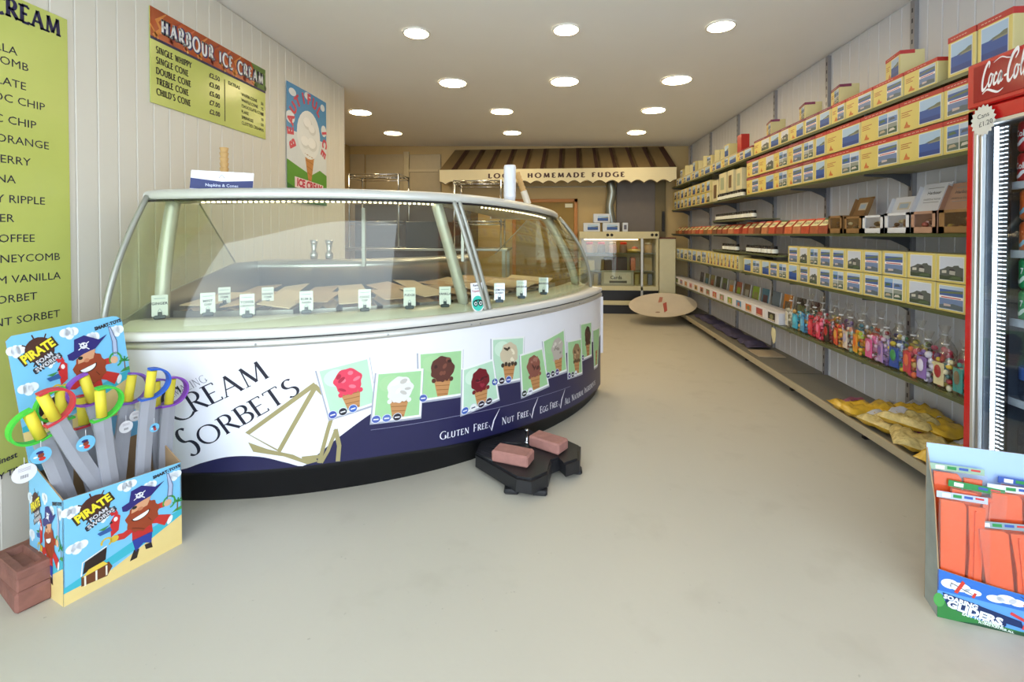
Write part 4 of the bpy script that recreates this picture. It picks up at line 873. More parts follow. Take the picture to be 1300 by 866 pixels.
def sweet_bag(x, y, z, w, h, cols, lab, grp, rz=0):
    t = thing('sweet_bag', (x, y, z), lab, 'sweet bag', grp, rz=rz); dp = .07
    mb = MB(); n = 9; 
    def prof(v):  # half width, half depth at height v
        s_ = 1 if v < .62 else max(.12, 1-(v-.62)/.2*.86) if v < .84 else .2+(v-.84)*2.2
        b_ = (.75+.25*math.sin(min(v/.3, 1)*PI/2)); return w/2*s_*b_, dp/2*s_*b_
    rows_ = []; nn = 14
    for j in range(n+1):
        v = (0, .05, .2, .4, .58, .68, .78, .84, .92, 1)[j]; a, b = prof(v)
        for i in range(nn):
            q = 2*PI*i/nn; f = 1+.05*math.sin(3*q+5*v+y*40)+(.25*math.sin(7*q) if v > .8 else 0)
            rows_.append((b*math.cos(q)*f, a*math.sin(q)*f, v*h))
    mb.add(rows_, [(j*nn+i, j*nn+(i+1) % nn, (j+1)*nn+(i+1) % nn, (j+1)*nn+i) for j in range(n) for i in range(nn)]+[tuple(range(nn))[::-1]], m_cello, True); mb.build('cellophane', t, local=True)
    mb = MB(); k = 0
    for lev in range(6):
        for c in range(5):
            q = random.uniform(0, 2*PI); rr = random.uniform(.3, .82); r = random.uniform(.011, .018)
            mb.blob((math.cos(q)*rr*(dp/2-.006), (c-2)/2*(w/2-.017)+random.uniform(-.005, .005), .018+lev*h*.095+random.uniform(-.004, .004)), (r*.8, r, r*random.uniform(.6, 1.1)), flat(cols[(random.randrange(len(cols)))]), 6, 4)
    big = flat(cols[0]); mb.box((-dp/2+.004, -w*.28, h*.08), (-dp/2+.008, w*.28, h*.5), big, ch=.001); mb.blob((-dp/2+.006, w*.05, h*.33), (.008, w*.2, h*.13), flat(cols[1]), 10, 6)
    mb.build('sweets', t, kind='stuff', local=True)
    MB().tube([(.012*math.cos(q), .012*math.sin(q), h*.835) for q in [2*PI*i/8 for i in range(8)]], .003, flat('#d8d8dc'), 5, close=True).build('tie', t, local=True)
ysb = [2.20, 2.29, 2.40, 2.505, 2.60, 2.70, 2.80, 2.90, 3.02, 3.12, 3.22, 3.33, 3.43, 3.53, 3.64, 3.75, 3.87]
for i, (y, (cn, cc)) in enumerate(zip(ysb, BAGC)):
    sweet_bag(XF+.055, y, S5+.001, .105, .255, cc, 'tied cellophane bag of %s sweets in the front row' % cn.replace(', ', ' '), 'cellophane bags, front row', rz=random.uniform(-.2, .2))
for i in range(11):
    y = 2.24+i*.155; cc = BAGC[(i*5+2) % 17][1]+['#e0e0e0']
    sweet_bag(XF+.165, y, S5+.001, .12, .275, cc, 'cellophane sweet bag in the back row, %s from the fridge' % ORD[i+1], 'cellophane bags, back row')
# white card trays and upright books
m_tray = mat('white_tray', '#d8d6dc', .45, var=.02)
pc = ['#2c2620', '#a05050', '#c86a30', '#4a86b8', '#7a9a3c', '#8a8a60', '#b85040', '#7a7a58', '#b06a50', '#c8a060', '#c88a90', '#a89060', '#a8504a', '#504030']
y = 3.96; i = 0
while y < 7.35:
    w = .235; t = thing('card_tray', (XF+.006, y+w/2, S5+.001), 'white card tray with a small front picture, %s beyond the cellophane sweet bags' % ORD[i+1], 'card tray', 'white card trays')
    h = .095
    MB().box((0, -w/2+.003, 0), (.16, w/2-.003, h), m_tray, ch=.003).build('tray', t, local=True)
    d = Dec(); c = pc[i % 14]; d.poly(c, rc(w*.18, .014, w*.72, h-.014), 0); d.poly(pc[(i+5) % 14], ell(w*.45, h*.5, w*.14, h*.22, 12), 1); d.poly('#d8c8a8', rc(w*.2, .018, w*.7, .026), 1)
    d.build('picture', frame((0, w/2, 0), (0, -1, 0), (0, 0, 1), (-1, 0, 0)), t, step=.0005, local=True)
    y += w; i += 1
bc = ['#4a4450', '#5a5a30', '#7a7a4a', '#3a3a34', '#5a6a3a', '#8a8a80', '#8a4a3a', '#5a4a38', '#7a9a2c', '#3f7088', '#5a6a78', '#c07a2c', '#302c2c', '#4a2a30']
for i in range(14):
    y = 3.78+i*.215; c = bc[13-i]
    t = thing('picture_book', (1.955, y, S5+.001), 'upright book with coloured cover behind the card trays, %s from the near end' % ORD[i+1], 'book', 'books behind the card trays')
    M_ = Matrix.Rotation(.12, 4, 'Y')
    MB().box((0, -.07, 0), (.012, .07, .215), flat('#d8d4cc'), ch=.001, M=M_).build('pages', t, local=True)
    mb = MB().box((-.003, -.072, 0), (-.0005, .072, .218), flat(c), M=M_); mb.box((-.0036, -.05, .05), (-.003, .045, .16), flat(bc[(i*3+1) % 14]), M=M_).build('cover', t, local=True)
# paper tag hanging from the shelf edge
t = thing('paper_tag', (XF-.006, 4.02, .30), 'small cream paper shape hanging below the lowest wall shelf', 'tag')
mb = MB().prism([(0, .0), (.028, .03), (.04, .09), (.03, .13), (-.03, .135), (-.042, .08), (-.02, .03)], -.001, .001, flat('#d6cfa8'), M=Matrix(((0, 0, 1, 0), (-1, 0, 0, 0), (0, 1, 0, 0), (0, 0, 0, 1)))); mb.build('paper', t, local=True)
MB().tube([(0, 0, .13), (0, 0, .165)], .001, flat('#8a8a80'), 4).build('string', t, local=True)
# yellow sweet bags on the base shelf
m_foil = mat('yellow_foil', '#d2aa38', .2, var=.25, scale=18, bump=.5); m_foil2 = mat('clear_wrap_pieces', '#c8b478', .2, var=.5, scale=45, bump=.8); m_lbl = mat('silver_label', '#b9b9c2', .3)
bags = [(1.80, 2.98, .0, .05, .2, .2), (1.82, 2.72, .015, .3, .2, .22), (1.93, 2.86, .03, -.3, .18, .2), (1.80, 2.50, .02, -.5, .2, .22), (1.93, 2.56, .06, .2, .17, .2), (1.95, 2.35, .02, .1, .17, .18), (1.82, 2.30, .0, .4, .19, .2), (1.84, 2.62, .07, .5, .17, .2), (1.95, 2.70, .085, -.1, .15, .18)]
bn = ['nearest the middle of the aisle end', 'second along the shelf lip', 'leaning back behind the first', 'with a pale corner label at the front', 'high in the middle of the heap', 'against the wall by the fridge', 'half hidden by the glider box', 'topmost with a silver label', 'at the back top of the heap']
for i, (x, y, z, rz, w, l) in enumerate(bags):
    w *= 1.15; l *= 1.2
    t = thing('sweet_bag', (x, y, .131+z), 'crumpled yellow sweet bag on the base shelf, %s' % bn[i], 'sweet bag', 'yellow sweet bags on the base shelf', rz=rz)
    ph = i*1.7
    def pl(a, b, top):
        u, v = 2*a-1, 2*b-1; e = max(0, (1-u**4))*max(0, (1-v**4)); hh = .026*e**.6*(1.25+.5*math.sin(9*u+ph)*math.cos(7*v+ph))
        return (u*w/2, v*l/2, .03+(hh if top else -min(hh, .028))+.006*math.sin(5*u+ph))
    MB().grid(lambda a, b: pl(a, b, True), 12, 12, (m_foil, m_foil2)[i % 2]).grid(lambda a, b: pl(1-a, b, False), 12, 12, m_foil).build('bag', t, local=True)
    MB().grid(lambda a, b: tuple(Vector(pl(.3+a*.45, .62+b*.3, True))+Vector((0, 0, .002))), 6, 5, m_lbl if i % 3 else flat('#7a3a58')).build('label', t, local=True)
# dark folded cloths and paper
m_cl = mat('dark_striped_cloth', '#3a3450', .8, var=.4, scale=30, bump=.4)
for i, (y0, y1) in enumerate(((5.75, 6.35), (4.95, 5.65), (4.55, 4.92))):
    n = 10
    MB().grid(lambda a, b: (1.80+a*.2, y0+(y1-y0)*b, .132+.035*math.sin(PI*a)**.5*math.sin(PI*b)**.4+.01*math.sin(14*b+i)+.008), 8, 16, m_cl).build('folded_cloth', label='dark purple striped cloth lying on the base shelf, %s' % ('farthest one', 'middle one', 'nearest and smallest one')[i], cat='cloth', group='dark cloths')
MB().box((1.76, 4.25, .132), (1.98, 4.50, .140), flat('#a89880'), ch=.002).build('paper_sheet', label='pale brown paper packet lying flat on the base shelf', cat='paper')
# ================================================================ FRIDGE
m_red = mat('red_enamel', '#c01818', .25, coat=.4, var=.03); m_reds = mat('red_sign_panel', '#9a0e16', .15, coat=.5, var=.05)
m_fin = mat('fridge_liner', '#4c545e', .35); m_wire = mat('fridge_shelf_metal', '#b4bcc8', .3, metal=.4); m_fglass = glassy('fridge_glass', (.93, .96, .97), 1.0, .02, .02)
FX, FY0, FY1, FZ = 1.58, 1.27, 1.968, 1.84
fr = thing('drinks_fridge', (FX+.22, 1.63, 0), 'tall red glass-door drinks fridge lit inside with white light', 'fridge')
mb = MB()
mb.box((FX+.02, FY1-.05, .12), (2.04, FY1, 1.64), m_fin); mb.box((FX+.02, FY0, .12), (2.04, FY0+.05, 1.64), m_fin); mb.box((2.0, FY0+.05, .12), (2.04, FY1-.05, 1.64), mat('fridge_back', '#39404a', .4)); mb.box((FX+.02, FY0+.05, .12), (2.0, FY1-.05, .16), m_fin); mb.box((FX+.02, FY0+.05, 1.60), (2.0, FY1-.05, 1.64), m_fin)
mb.build('cabinet', fr)
MB().box((FX+.04, FY0+.01, 0), (2.03, FY1-.01, .12), m_blk, ch=.01).build('plinth', fr)
mb = MB(); mb.box((FX+.01, FY0, 1.64), (2.04, FY1, FZ-.01), m_red, ch=.01); mb.build('top_housing', fr)
mb = MB(); mb.box((FX-.012, FY0, 1.672), (FX+.012, FY1+.002, FZ), m_red, ch=.006); hd = mb.build('header_sign', fr)
mb = MB().box((FX-.015, FY0+.02, 1.69), (FX-.011, FY1-.03, FZ-.018), m_reds, ch=.001); mb.build('sign_panel', hd)
door = MB(); 
door.box((FX-.01, FY1-.030, .12), (FX+.022, FY1, 1.665), m_red, ch=.004); door.box((FX-.01, FY0, .12), (FX+.022, FY0+.03, 1.665), m_red, ch=.004); door.box((FX-.01, FY0, 1.61), (FX+.022, FY1, 1.665), m_red, ch=.004); door.box((FX-.01, FY0, .12), (FX+.022, FY1, .18), m_red, ch=.004)
dr = door.build('door', fr)
mb = MB(); mb.box((FX-.013, FY1-.048, .18), (FX+.012, FY1-.031, 1.61), m_alu, ch=.003); mb.box((FX-.008, FY1-.062, .18), (FX+.008, FY1-.049, 1.61), m_steel, ch=.002); mb.box((FX-.012, FY0+.03, 1.598), (FX+.01, FY1-.03, 1.61), m_alu); mb.build('door_trim', dr)
MB().box((FX-.002, FY0+.03, .18), (FX+.003, FY1-.06, 1.60), m_fglass).build('glass_pane', dr)
m_fled_refl = mat('fridge_led_and_reflection_glow', '#eaf2ff', .5, emit=5, ecol=(.80, .90, 1.0))
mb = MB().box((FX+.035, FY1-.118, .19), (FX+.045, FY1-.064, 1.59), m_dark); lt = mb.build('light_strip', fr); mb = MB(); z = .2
while z < 1.585: mb.box((FX+.030, FY1-.080, z), (FX+.0345, FY1-.066, z+.0135), m_fled_refl); mb.box((FX+.030, FY1-.099, z+.003), (FX+.0345, FY1-.089, z+.007), m_fled_refl); mb.box((FX+.030, FY1-.115, z+.004), (FX+.0345, FY1-.107, z+.0065), m_fled_refl); z += .0155  # the two thinner dash columns are the strip's reflections, added as glowing pieces
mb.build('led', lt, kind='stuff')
SHZ = (.36, .60, .885, 1.13, 1.375)
for z in SHZ:
    mb = MB().box((FX+.06, FY0+.055, z-.012), (1.995, FY1-.055, z), m_wire, ch=.002); mb.box((FX+.055, FY0+.055, z-.016), (FX+.062, FY1-.055, z+.012), m_wire, ch=.001); mb.build('fridge_shelf', fr)
# script lettering of the header: swept pen strokes
def pen(d, c, pts, w, L): d.polys(c, stroke(pts, w), L)
def spl(pts, n=6):
    out = []; k = len(pts)
    for i in range(k-1):
        p0, p1, p2, p3 = pts[max(i-1, 0)], pts[i], pts[i+1], pts[min(i+2, k-1)]
        for j in range(n):
            t = j/n; out.append(tuple(.5*(2*p1[q]+(p2[q]-p0[q])*t+(2*p0[q]-5*p1[q]+4*p2[q]-p3[q])*t*t+(3*p1[q]-p0[q]-3*p2[q]+p3[q])*t**3) for q in (0, 1)))
    return out+[pts[-1]]
def cola(d, ox, oy, s_, c, L):
    T = lambda ps: [(ox+x*s_, oy+y*s_) for x, y in ps]
    def pw(ps, lo, hi): 
        lo *= 1.25; hi *= 1.3; q = spl(ps); n = len(q); return T(q), [s_*(lo+(hi-lo)*math.sin(PI*i/(n-1))) for i in range(n)]
    for ps, lo, hi in (
        ([(1.05, 1.9), (1.15, 2.25), (.85, 2.35), (.4, 1.9), (.1, 1.0), (.25, .15), (.8, .2), (1.25, .65)], .08, .3),
        ([(1.9, 1.15), (1.6, 1.3), (1.35, .9), (1.4, .35), (1.75, .35), (1.95, .8), (1.9, 1.2), (2.2, 1.1)], .1, .22),
        ([(2.85, 1.05), (2.6, 1.25), (2.35, .85), (2.4, .35), (2.8, .4), (3.1, .8)], .1, .24),
        ([(3.75, 1.05), (3.45, 1.25), (3.15, .85), (3.2, .35), (3.5, .4), (3.75, 1.1), (3.72, .4), (4.05, .55)], .1, .22),
        ([(5.9, 1.9), (6.3, 2.3), (6.1, 2.65), (5.4, 2.3), (4.9, 1.3), (4.95, .4), (5.4, .2), (6.0, .7)], .1, .32),
        ([(6.55, 1.2), (6.25, 1.3), (6.0, .9), (6.1, .35), (6.45, .35), (6.65, .8), (6.55, 1.2), (6.9, 1.15)], .1, .22),
        ([(7.0, .8), (7.5, 1.9), (7.55, 2.5), (7.25, 2.2), (7.1, 1.0), (7.3, .35), (7.6, .6)], .08, .22),
        ([(8.35, 1.05), (8.05, 1.25), (7.75, .85), (7.8, .35), (8.1, .4), (8.35, 1.1), (8.35, .4), (8.7, .6)], .1, .22),
        ([(.35, -.25), (1.2, .02), (2.4, -.25), (3.4, -.45), (4.3, -.25)], .05, .16), ([(4.2, .75), (4.7, .8)], .12, .14),
        ([(1.9, 2.2), (3.2, 2.45), (4.4, 2.2), (5.4, 2.05)], .03, .08)): 
        q, w = pw(ps, lo, hi); pen(d, c, q, w, L)
d = Dec(); cola(d, 0, .034, .041, '#f4eef0', 1); d.items = [(c, [(.030+x*.50+y*.12, y) for x, y in ps], f, L) for c, ps, f, L in d.items]
d.build('script_lettering', frame((FX-.015, FY1-.03, 1.69), (0, -1, 0), (0, 0, 1), (-1, 0, 0)), hd, step=.0006)
sp = at_x(1245, 153, FX-.03)
t = thing('price_star', (FX-.022, sp.y, sp.z-.055), 'off-white star-edged price tag with handwriting on the fridge corner', 'price tag')
star = [((.052 if i % 2 else .043)*math.cos(PI*i/18), .055+(.058 if i % 2 else .049)*math.sin(PI*i/18)) for i in range(36)]
MB().prism(star, -.0008, .0008, flat('#dcd9cf'), M=Matrix(((0, 0, 1, 0), (-1, 0, 0, 0), (0, 1, 0, 0), (0, 0, 0, 1)))).build('card', t, local=True)
d = Dec(); d.text('#2c2c34', 'Cans', -.022, .062, .017, 0, bold=0, rot=.1); d.text('#2c2c34', '£1.20', -.016, .032, .018, 0, rot=.1); d.build('handwriting', frame((-.001, 0, 0), (0, -1, 0), (0, 0, 1), (-1, 0, 0)), t, local=True)
# drinks
m_tin = mat('can_end', '#b8bcc4', .25, metal=1)
def can(x, y, z, c, c2, txt, lab, grp, rz=0):
    key = 'can_'+c
    t = thing('drink_can', (x, y, z), lab, 'can', grp, rz=rz)
    MB().lathe([(.026, .002), (.033, .012), (.033, .100), (.027, .112)], mat('can_'+c, c, .3, metal=.3, var=.12, scale=25), 18).build('body', t, local=True)
    MB().lathe([(.0265, .110), (.0275, .114), (.025, .115), (.024, .112)], m_tin, 18).build('rim', t, local=True)
    d = Dec(); d.polys(c2, stroke(spl([(-.03, .035), (-.01, .028), (.01, .045), (.03, .04)]), .012), 0)
    if txt: d.text('#f0eeee', txt, 0, .056, .022, 1, 'c', bold=.02, sx=.7)
    d.build('print', lambda u, v, h: (-(.0333+h)*math.cos(u/.033), -(.0333+h)*math.sin(u/.033)*1, v), t, maxlen=.012, local=True)
rows3 = [(1.376, '#b81428', '#e8e4e8', 'Cola', 'red'), (1.131, '#d8602a', '#7fa8c0', '', 'orange'), (.886, '#1f9a5c', '#d8e8dc', '7', 'green')]
for z, c, c2, tx, nm in rows3:
    for r in range(3):
        for c_ in range(2):
            for lv in (0, 1): can(FX+.10+c_*.075, FY1-.125-r*.072-(.012 if z < 1.3 else .0), z+lv*.1155, c, c2, tx, '%s drink can, %s column from the lit edge of the fridge, %s %s one' % (nm, ORD[r+1], ('front', 'rear')[c_], ('lower', 'upper')[lv]), nm+' cans in the fridge')
m_pet = glassy('bottle_plastic', (.90, .93, .98), 1.3, .05, .06); m_water = mat('blue_bottle_label', '#3f62a8', .4); m_cap = mat('pale_cap', '#c8d4e4', .4)
for z, k in ((.601, 0), (.361, 1)):
    for r in range(3):
        t = thing('water_bottle', (FX+.12, FY1-.125-r*.085, z), 'clear water bottle on the %s fridge shelf, %s from the lit edge' % (('second lowest', 'lowest')[k], ORD[r+1]), 'bottle', 'water bottles in the fridge')
        MB().lathe([(.03, 0), (.036, .01), (.036, .05), (.033, .06), (.036, .07), (.036, .13), (.02, .175), (.013, .19), (.013, .205)], m_pet, 18).build('bottle', t, local=True)
        MB().lathe([(.0145, .2), (.0145, .218), (.012, .219)], m_cap, 14).build('cap', t, local=True)
        MB().lathe([(.0365, .075), (.0365, .12)], m_water if k == 0 else m_pet, 18, cap=False).build('label', t, local=True)
# ================================================================ BACK OF THE SHOP
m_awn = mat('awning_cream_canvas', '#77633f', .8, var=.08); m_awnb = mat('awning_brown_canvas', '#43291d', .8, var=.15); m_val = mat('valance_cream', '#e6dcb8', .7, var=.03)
aw = thing('shop_awning', (0, 7.4, 1.98), 'brown and cream striped awning over the fudge counter with scalloped valance', 'awning')
Yf, Yb, Zf, Zb = 7.20, 7.57, 2.175, 2.56
mb = MB(); n = 26
for i in range(n):
    a0, a1 = (i-(.16 if i % 2 else 0))/n if i else 0, (i+1-(0 if i % 2 else .16))/n
    a0, a1 = (i/n+(.012 if i % 2 else -.0 if i == 0 else -.012)), ((i+1)/n+(-.0 if i % 2 else .012 if i < n-1 else 0))
    w = .30 if i % 2 else .5
    p = lambda t, e: (-1.787+3.572*t, Yf, Zf+.012) if e == 0 else (-1.62+3.30*t, Yb, Zb)
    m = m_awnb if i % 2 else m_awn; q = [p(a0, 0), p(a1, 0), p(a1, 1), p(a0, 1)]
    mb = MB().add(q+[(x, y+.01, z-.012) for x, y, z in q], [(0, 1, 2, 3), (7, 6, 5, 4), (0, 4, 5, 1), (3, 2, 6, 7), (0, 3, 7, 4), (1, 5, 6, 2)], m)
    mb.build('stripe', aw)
nsc = 19; pts = [(-1.787, Zf+.015)]; low = []
for i in range(nsc*8+1):
    x = -1.787+3.572*i/(nsc*8); low.append((x, 1.955+.045*abs(math.cos(PI*i/8))-.0))
poly = [(x, z) for x, z in low]+[(1.785, Zf+.015), (-1.787, Zf+.015)]
vs = []; fs = []
for (x, z) in low: vs += [(x, Yf, z), (x, Yf, Zf+.015), (x, Yf+.006, z), (x, Yf+.006, Zf+.015)]
for i in range(len(low)-1):
    a, b = 4*i, 4*i+4; fs += [(a, b, b+1, a+1), (a+2, a+3, b+3, b+2), (a, a+2, b+2, b)]
MB().add(vs, fs, m_val).build('valance', aw)
MB().tube([(x, Yf-.003, z+.006) for x, z in low], .005, flat('#6a5a40'), 4).build('scallop_trim', aw)
for x, xb in ((-1.787, -1.62), (1.785, 1.68)):
    MB().add([(x, Yf, Zf), (x, Yf, 2.03), (x, 7.58, 2.03), (xb, Yb, Zb)], [(0, 1, 2, 3)], m_awnb).build('side_flap', aw)
d = Dec(); d.letters('#4a2a22', 'LOCAL HOMEMADE FUDGE', .0, 2.055, .068, 0, thick=.27, thin=.18, serif=.13, space=.42, align='c', sx=1.40)
d.build('lettering', lambda u, v, h: (u, Yf-.002-h, v), aw)
# wall behind the counter: framed glazed door, grey panel, pipe
m_orange = mat('orange_wood', '#b87a34', .5, var=.1); m_gdoor = mat('dim_glass_door', '#93793f', .7)
dd = thing('glazed_door', (.3, 7.57, 0), 'orange wood framed glazed door behind the display, under the awning', 'door')
a = at_y(655, 253, 7.57); b = at_y(733, 330, 7.57)
MB().box((a.x, 7.56, 0), (b.x-.05, 7.575, a.z-.05), m_gdoor).build('pane', dd)
mb = MB().box((b.x-.055, 7.54, 0), (b.x, 7.59, a.z), m_orange, ch=.005).box((a.x-.05, 7.54, a.z-.055), (b.x, 7.59, a.z), m_orange, ch=.005).box((a.x-.055, 7.54, 0), (a.x, 7.59, a.z), m_orange, ch=.005); mb.build('frame', dd)
c = at_y(723, 261, 7.55); MB().box((c.x-.07, 7.552, c.z-.03), (c.x+.05, 7.558, c.z+.03), flat('#e0dcc0')).build('notice', dd)
px_panel('trim_4', 640, 770, 236, 239, 7.598, m_pan2, .02, kind='structure')
a = at_y(783, 228, 7.5); b = at_y(832, 300, 7.5)
MB().box((a.x, 7.525, 0), (b.x, 7.55, a.z+.05), mat('grey_panel', '#6d6764', .6), ch=.004).build('grey_board', label='large flat grey board standing behind the fudge counter', cat='board')
MB().box((b.x, 7.525, 0), (b.x+.16, 7.55, a.z+.05), mat('umber_board', '#6f6446', .6), ch=.004).box((b.x+.10, 7.50, 1.24), (b.x+.14, 7.525, 1.55), m_dark, ch=.004).build('dark_board', label='narrow olive board with a dark strip right of the grey board', cat='board')
c = at_y(775, 260, 7.48)
MB().tube([(c.x+.02*math.sin(i*1.3), 7.45, 1.245+.1*i) for i in range(9)], [.06, .068, .06, .07, .06, .066, .07, .06, .066], mat('silver_duct', '#9aa09a', .3, metal=.7), 12).build('silver_duct', label='crinkled silver duct beside the grey board under the awning', cat='duct')
# ---- fudge counter
sc = thing('fudge_counter', (.95, 7.35, 0), 'cream glass-fronted fudge counter under the awning', 'display counter')
m_cc = mat('cream_counter', '#cfc79f', .45); 
X0, X1 = .36, 1.53
for nm, a, b, m in (('top', (X0, 7.17, 1.13), (X1, 7.52, 1.235), m_cc), ('side_post', (X0, 7.2, 0), (X0+.03, 7.5, 1.13), m_cc), ('side_post', (X1-.04, 7.2, 0), (X1, 7.5, 1.13), m_cc), ('back_board', (X0, 7.49, 0), (X1, 7.52, 1.13), mat('warm_cabinet_back', '#c4ac6c', .6)),
    ('sill', (X0, 7.17, .355), (X1, 7.5, .42), m_cc), ('plinth_band', (X0, 7.19, .20), (X1, 7.5, .355), m_blk), ('lower_rail', (X0, 7.17, .135), (X1, 7.5, .20), m_cc), ('plinth', (X0, 7.2, 0), (X1, 7.5, .135), m_blk)):
    MB().box(a, b, m, ch=.003).build(nm, sc)
m_cg = glassy('counter_glass', (.96, .97, .92), 1.0, .02, .02)
for z in (.91, .64): MB().box((X0+.03, 7.20, z-.008), (X1-.04, 7.49, z), mat('cabinet_glass_shelf', '#8f9a80', .2, alpha=.8)).build('glass_shelf', sc)
MB().box((X0+.03, 7.178, .42), (X1-.04, 7.183, 1.13), m_cg).build('front_glass', sc)
MB().box((1.27, 7.17, .2), (1.30, 7.19, 1.13), m_alu).build('mullion', sc)
m_warm = mat('cabinet_lamp_glow', '#ffe0a0', .5, emit=3.5, ecol=(1, .78, .45))
MB().box((X0+.08, 7.25, 1.105), (1.24, 7.28, 1.125), m_warm).build('strip_lamp', sc)
for x in (.78, .84, 1.43, 1.49): MB().lathe([(.022, 0), (.022, .005)], m_dark, 12, M=Matrix.Translation((x, 7.17, 1.185)) @ Matrix.Rotation(PI/2, 4, 'X')).build('socket', sc)
m_box = mat('pale_blue_box', '#c9d0dc', .35)
for (x, z), nm in zip(((.55, 1.236), (.84, 1.236), (.70, 1.372), (1.05, 1.236)), ('lower left', 'lower middle', 'upper', 'small end')):
    w = .25 if nm != 'small end' else .08
    t = thing('gift_box', (x, 7.25, z), 'white gift box with sea picture on the fudge counter, %s of the stack' % nm, 'box', 'white gift boxes on the fudge counter')
    MB().box((-w/2, 0, 0), (w/2, .12, .132), m_box, ch=.004).build('box', t, local=True)
    if w > .1:
        d = Dec(); picture(d, .06, .025, .16, .08, 'bay'); d.build('picture', lambda u, v, h: (-w/2+u, -h, v), t, local=True, step=.0006)
    else: MB().box((-.02, -.001, .03), (.02, 0, .10), flat('#5a5a6a')).build('picture', t, local=True)
m_jg = mat('sweet_jar_fill', '#b08a6a', .4, var=.4, scale=40); m_rlid = mat('red_jar_lid', '#c8342a', .4)
for i, (x, c, lc) in enumerate(((.52, '#c8a884', '#d8402e'), (.70, '#8a7a60', '#d8402e'), (.87, '#d8b0a0', '#e8d8c8'), (1.03, '#8a7060', '#d8402e'), (1.20, '#c8b05a', '#d0c8a0'), (1.40, '#c8a060', '#c8b890'))):
    t = thing('sweet_jar', (x, 7.30, .911), 'sweet jar with %s lid in the fudge counter, %s from the left' % ('red' if 'd8402e' in lc else 'pale', ORD[i+1]), 'jar', 'sweet jars in the fudge counter')
    if i == 4: 
        MB().lathe([(.05, 0), (.12, .03), (.11, .05), (.02, .07)], flat(c), 14).build('bowl', t, local=True); MB().blob((0, 0, .07), (.05, .05, .03), flat('#d86a30'), 8, 5).build('fudge', t, local=True)
        t['label'] = 'shallow bowl of yellow and orange sweets in the fudge counter'; t['category'] = 'bowl'; t.name = 'sweet_bowl'
    else:
        MB().lathe([(.05, 0), (.058, .01), (.058, .11), (.045, .13)], mat('fill_'+c, c, .3, var=.4, scale=50), 14).build('jar', t, local=True); MB().lathe([(.05, .13), (.05, .16), (.04, .165)], flat(lc), 14).build('lid', t, local=True)
for i, (x, w, h, c) in enumerate(((.50, .2, .16, '#d0c08a'), (.92, .34, .20, '#4a3a34'), (1.18, .07, .2, '#c8784a'), (1.40, .12, .2, '#b8a060'))):
    t = thing('fudge_tray', (x, 7.32, .641), 'goods on the middle shelf of the fudge counter, %s from the left' % ORD[i+1], 'tray', 'goods inside the fudge counter')
    MB().box((-w/2, 0, 0), (w/2, .1, h), flat(c), ch=.004).build('carton', t, local=True)
t = thing('framed_card', (.93, 7.21, .421), 'grey framed card with dark lettering inside the fudge counter at the bottom', 'card')
MB().box((-.24, 0, 0), (.24, .01, .23), flat('#a8a89a'), ch=.003).build('frame', t, local=True); MB().box((-.20, -.002, .03), (.20, 0, .20), flat('#c9c9bc')).build('sheet', t, local=True)
d = Dec(); d.text('#3a3a34', 'Cards', -.02, .10, .05, 0, 'c', bold=.02); d.poly('#4a4a44', rc(-.12, .04, .14, .075), 0); d.build('lettering', lambda u, v, h: (u, -.0025-h, v), t, local=True)
for i, x in enumerate((.62, .70, 1.17, 1.24, 1.36, 1.44)):
    t = thing('fudge_slab', (x, 7.35, .421), 'upright wrapped slab on the bottom shelf of the fudge counter, %s from the left' % ORD[i+1], 'fudge', 'slabs in the fudge counter'); MB().box((-.03, 0, 0), (.03, .05, .17), flat(('#c8b060', '#8a8a90', '#b88048', '#d0c070')[i % 4]), ch=.004).build('slab', t, local=True)
MB().box((X1+.01, 7.18, 0), (1.775, 7.55, 1.13), mat('cream_end_cabinet', '#cfcaa8', .4), ch=.006).build('end_cabinet', label='plain cream cabinet end between the fudge counter and the wall shelves', cat='cabinet')
MB().box((X1+.01, 7.17, 1.13), (1.775, 7.55, 1.145), flat('#6a2c20')).build('cabinet_top', label='thin dark red top on the cream end cabinet', cat='worktop')
# ---- oval printed board
t = thing('oval_board', (1.46, 6.58, .205), 'white oval printed board lying across the far end of the base shelf', 'board', rz=.35)
mb = MB(); mb.grid(lambda a, b: ((2*a-1)*.52*math.sqrt(max(0, 1-(2*b-1)**2)) if False else .48*math.cos(2*PI*b)*a, .34*math.sin(2*PI*b)*a, .035*a*a+.05*math.cos(2*PI*b)*a+.10*math.sin(2*PI*b)*a), 6, 32, mat('pale_printed_board', '#cfc4b4', .5, var=.1, scale=5)); mb.build('sheet', t, local=True)
d = Dec(); d.poly('#b05048', [(-.08, -.16), (-.01, -.12), (.12, .10), (.05, .08)], 0); d.poly('#8a6a5a', ell(-.16, -.13, .035, .02, 10), 0); d.poly('#b87868', [(.0, .12), (.06, .12), (.14, .22), (.1, .24)], 0); d.build('print', lambda u, v, h: (u, v, .035*((u/.48)**2+(v/.34)**2)+.05*u/.48+.10*v/.34+.002+h), t, local=True)
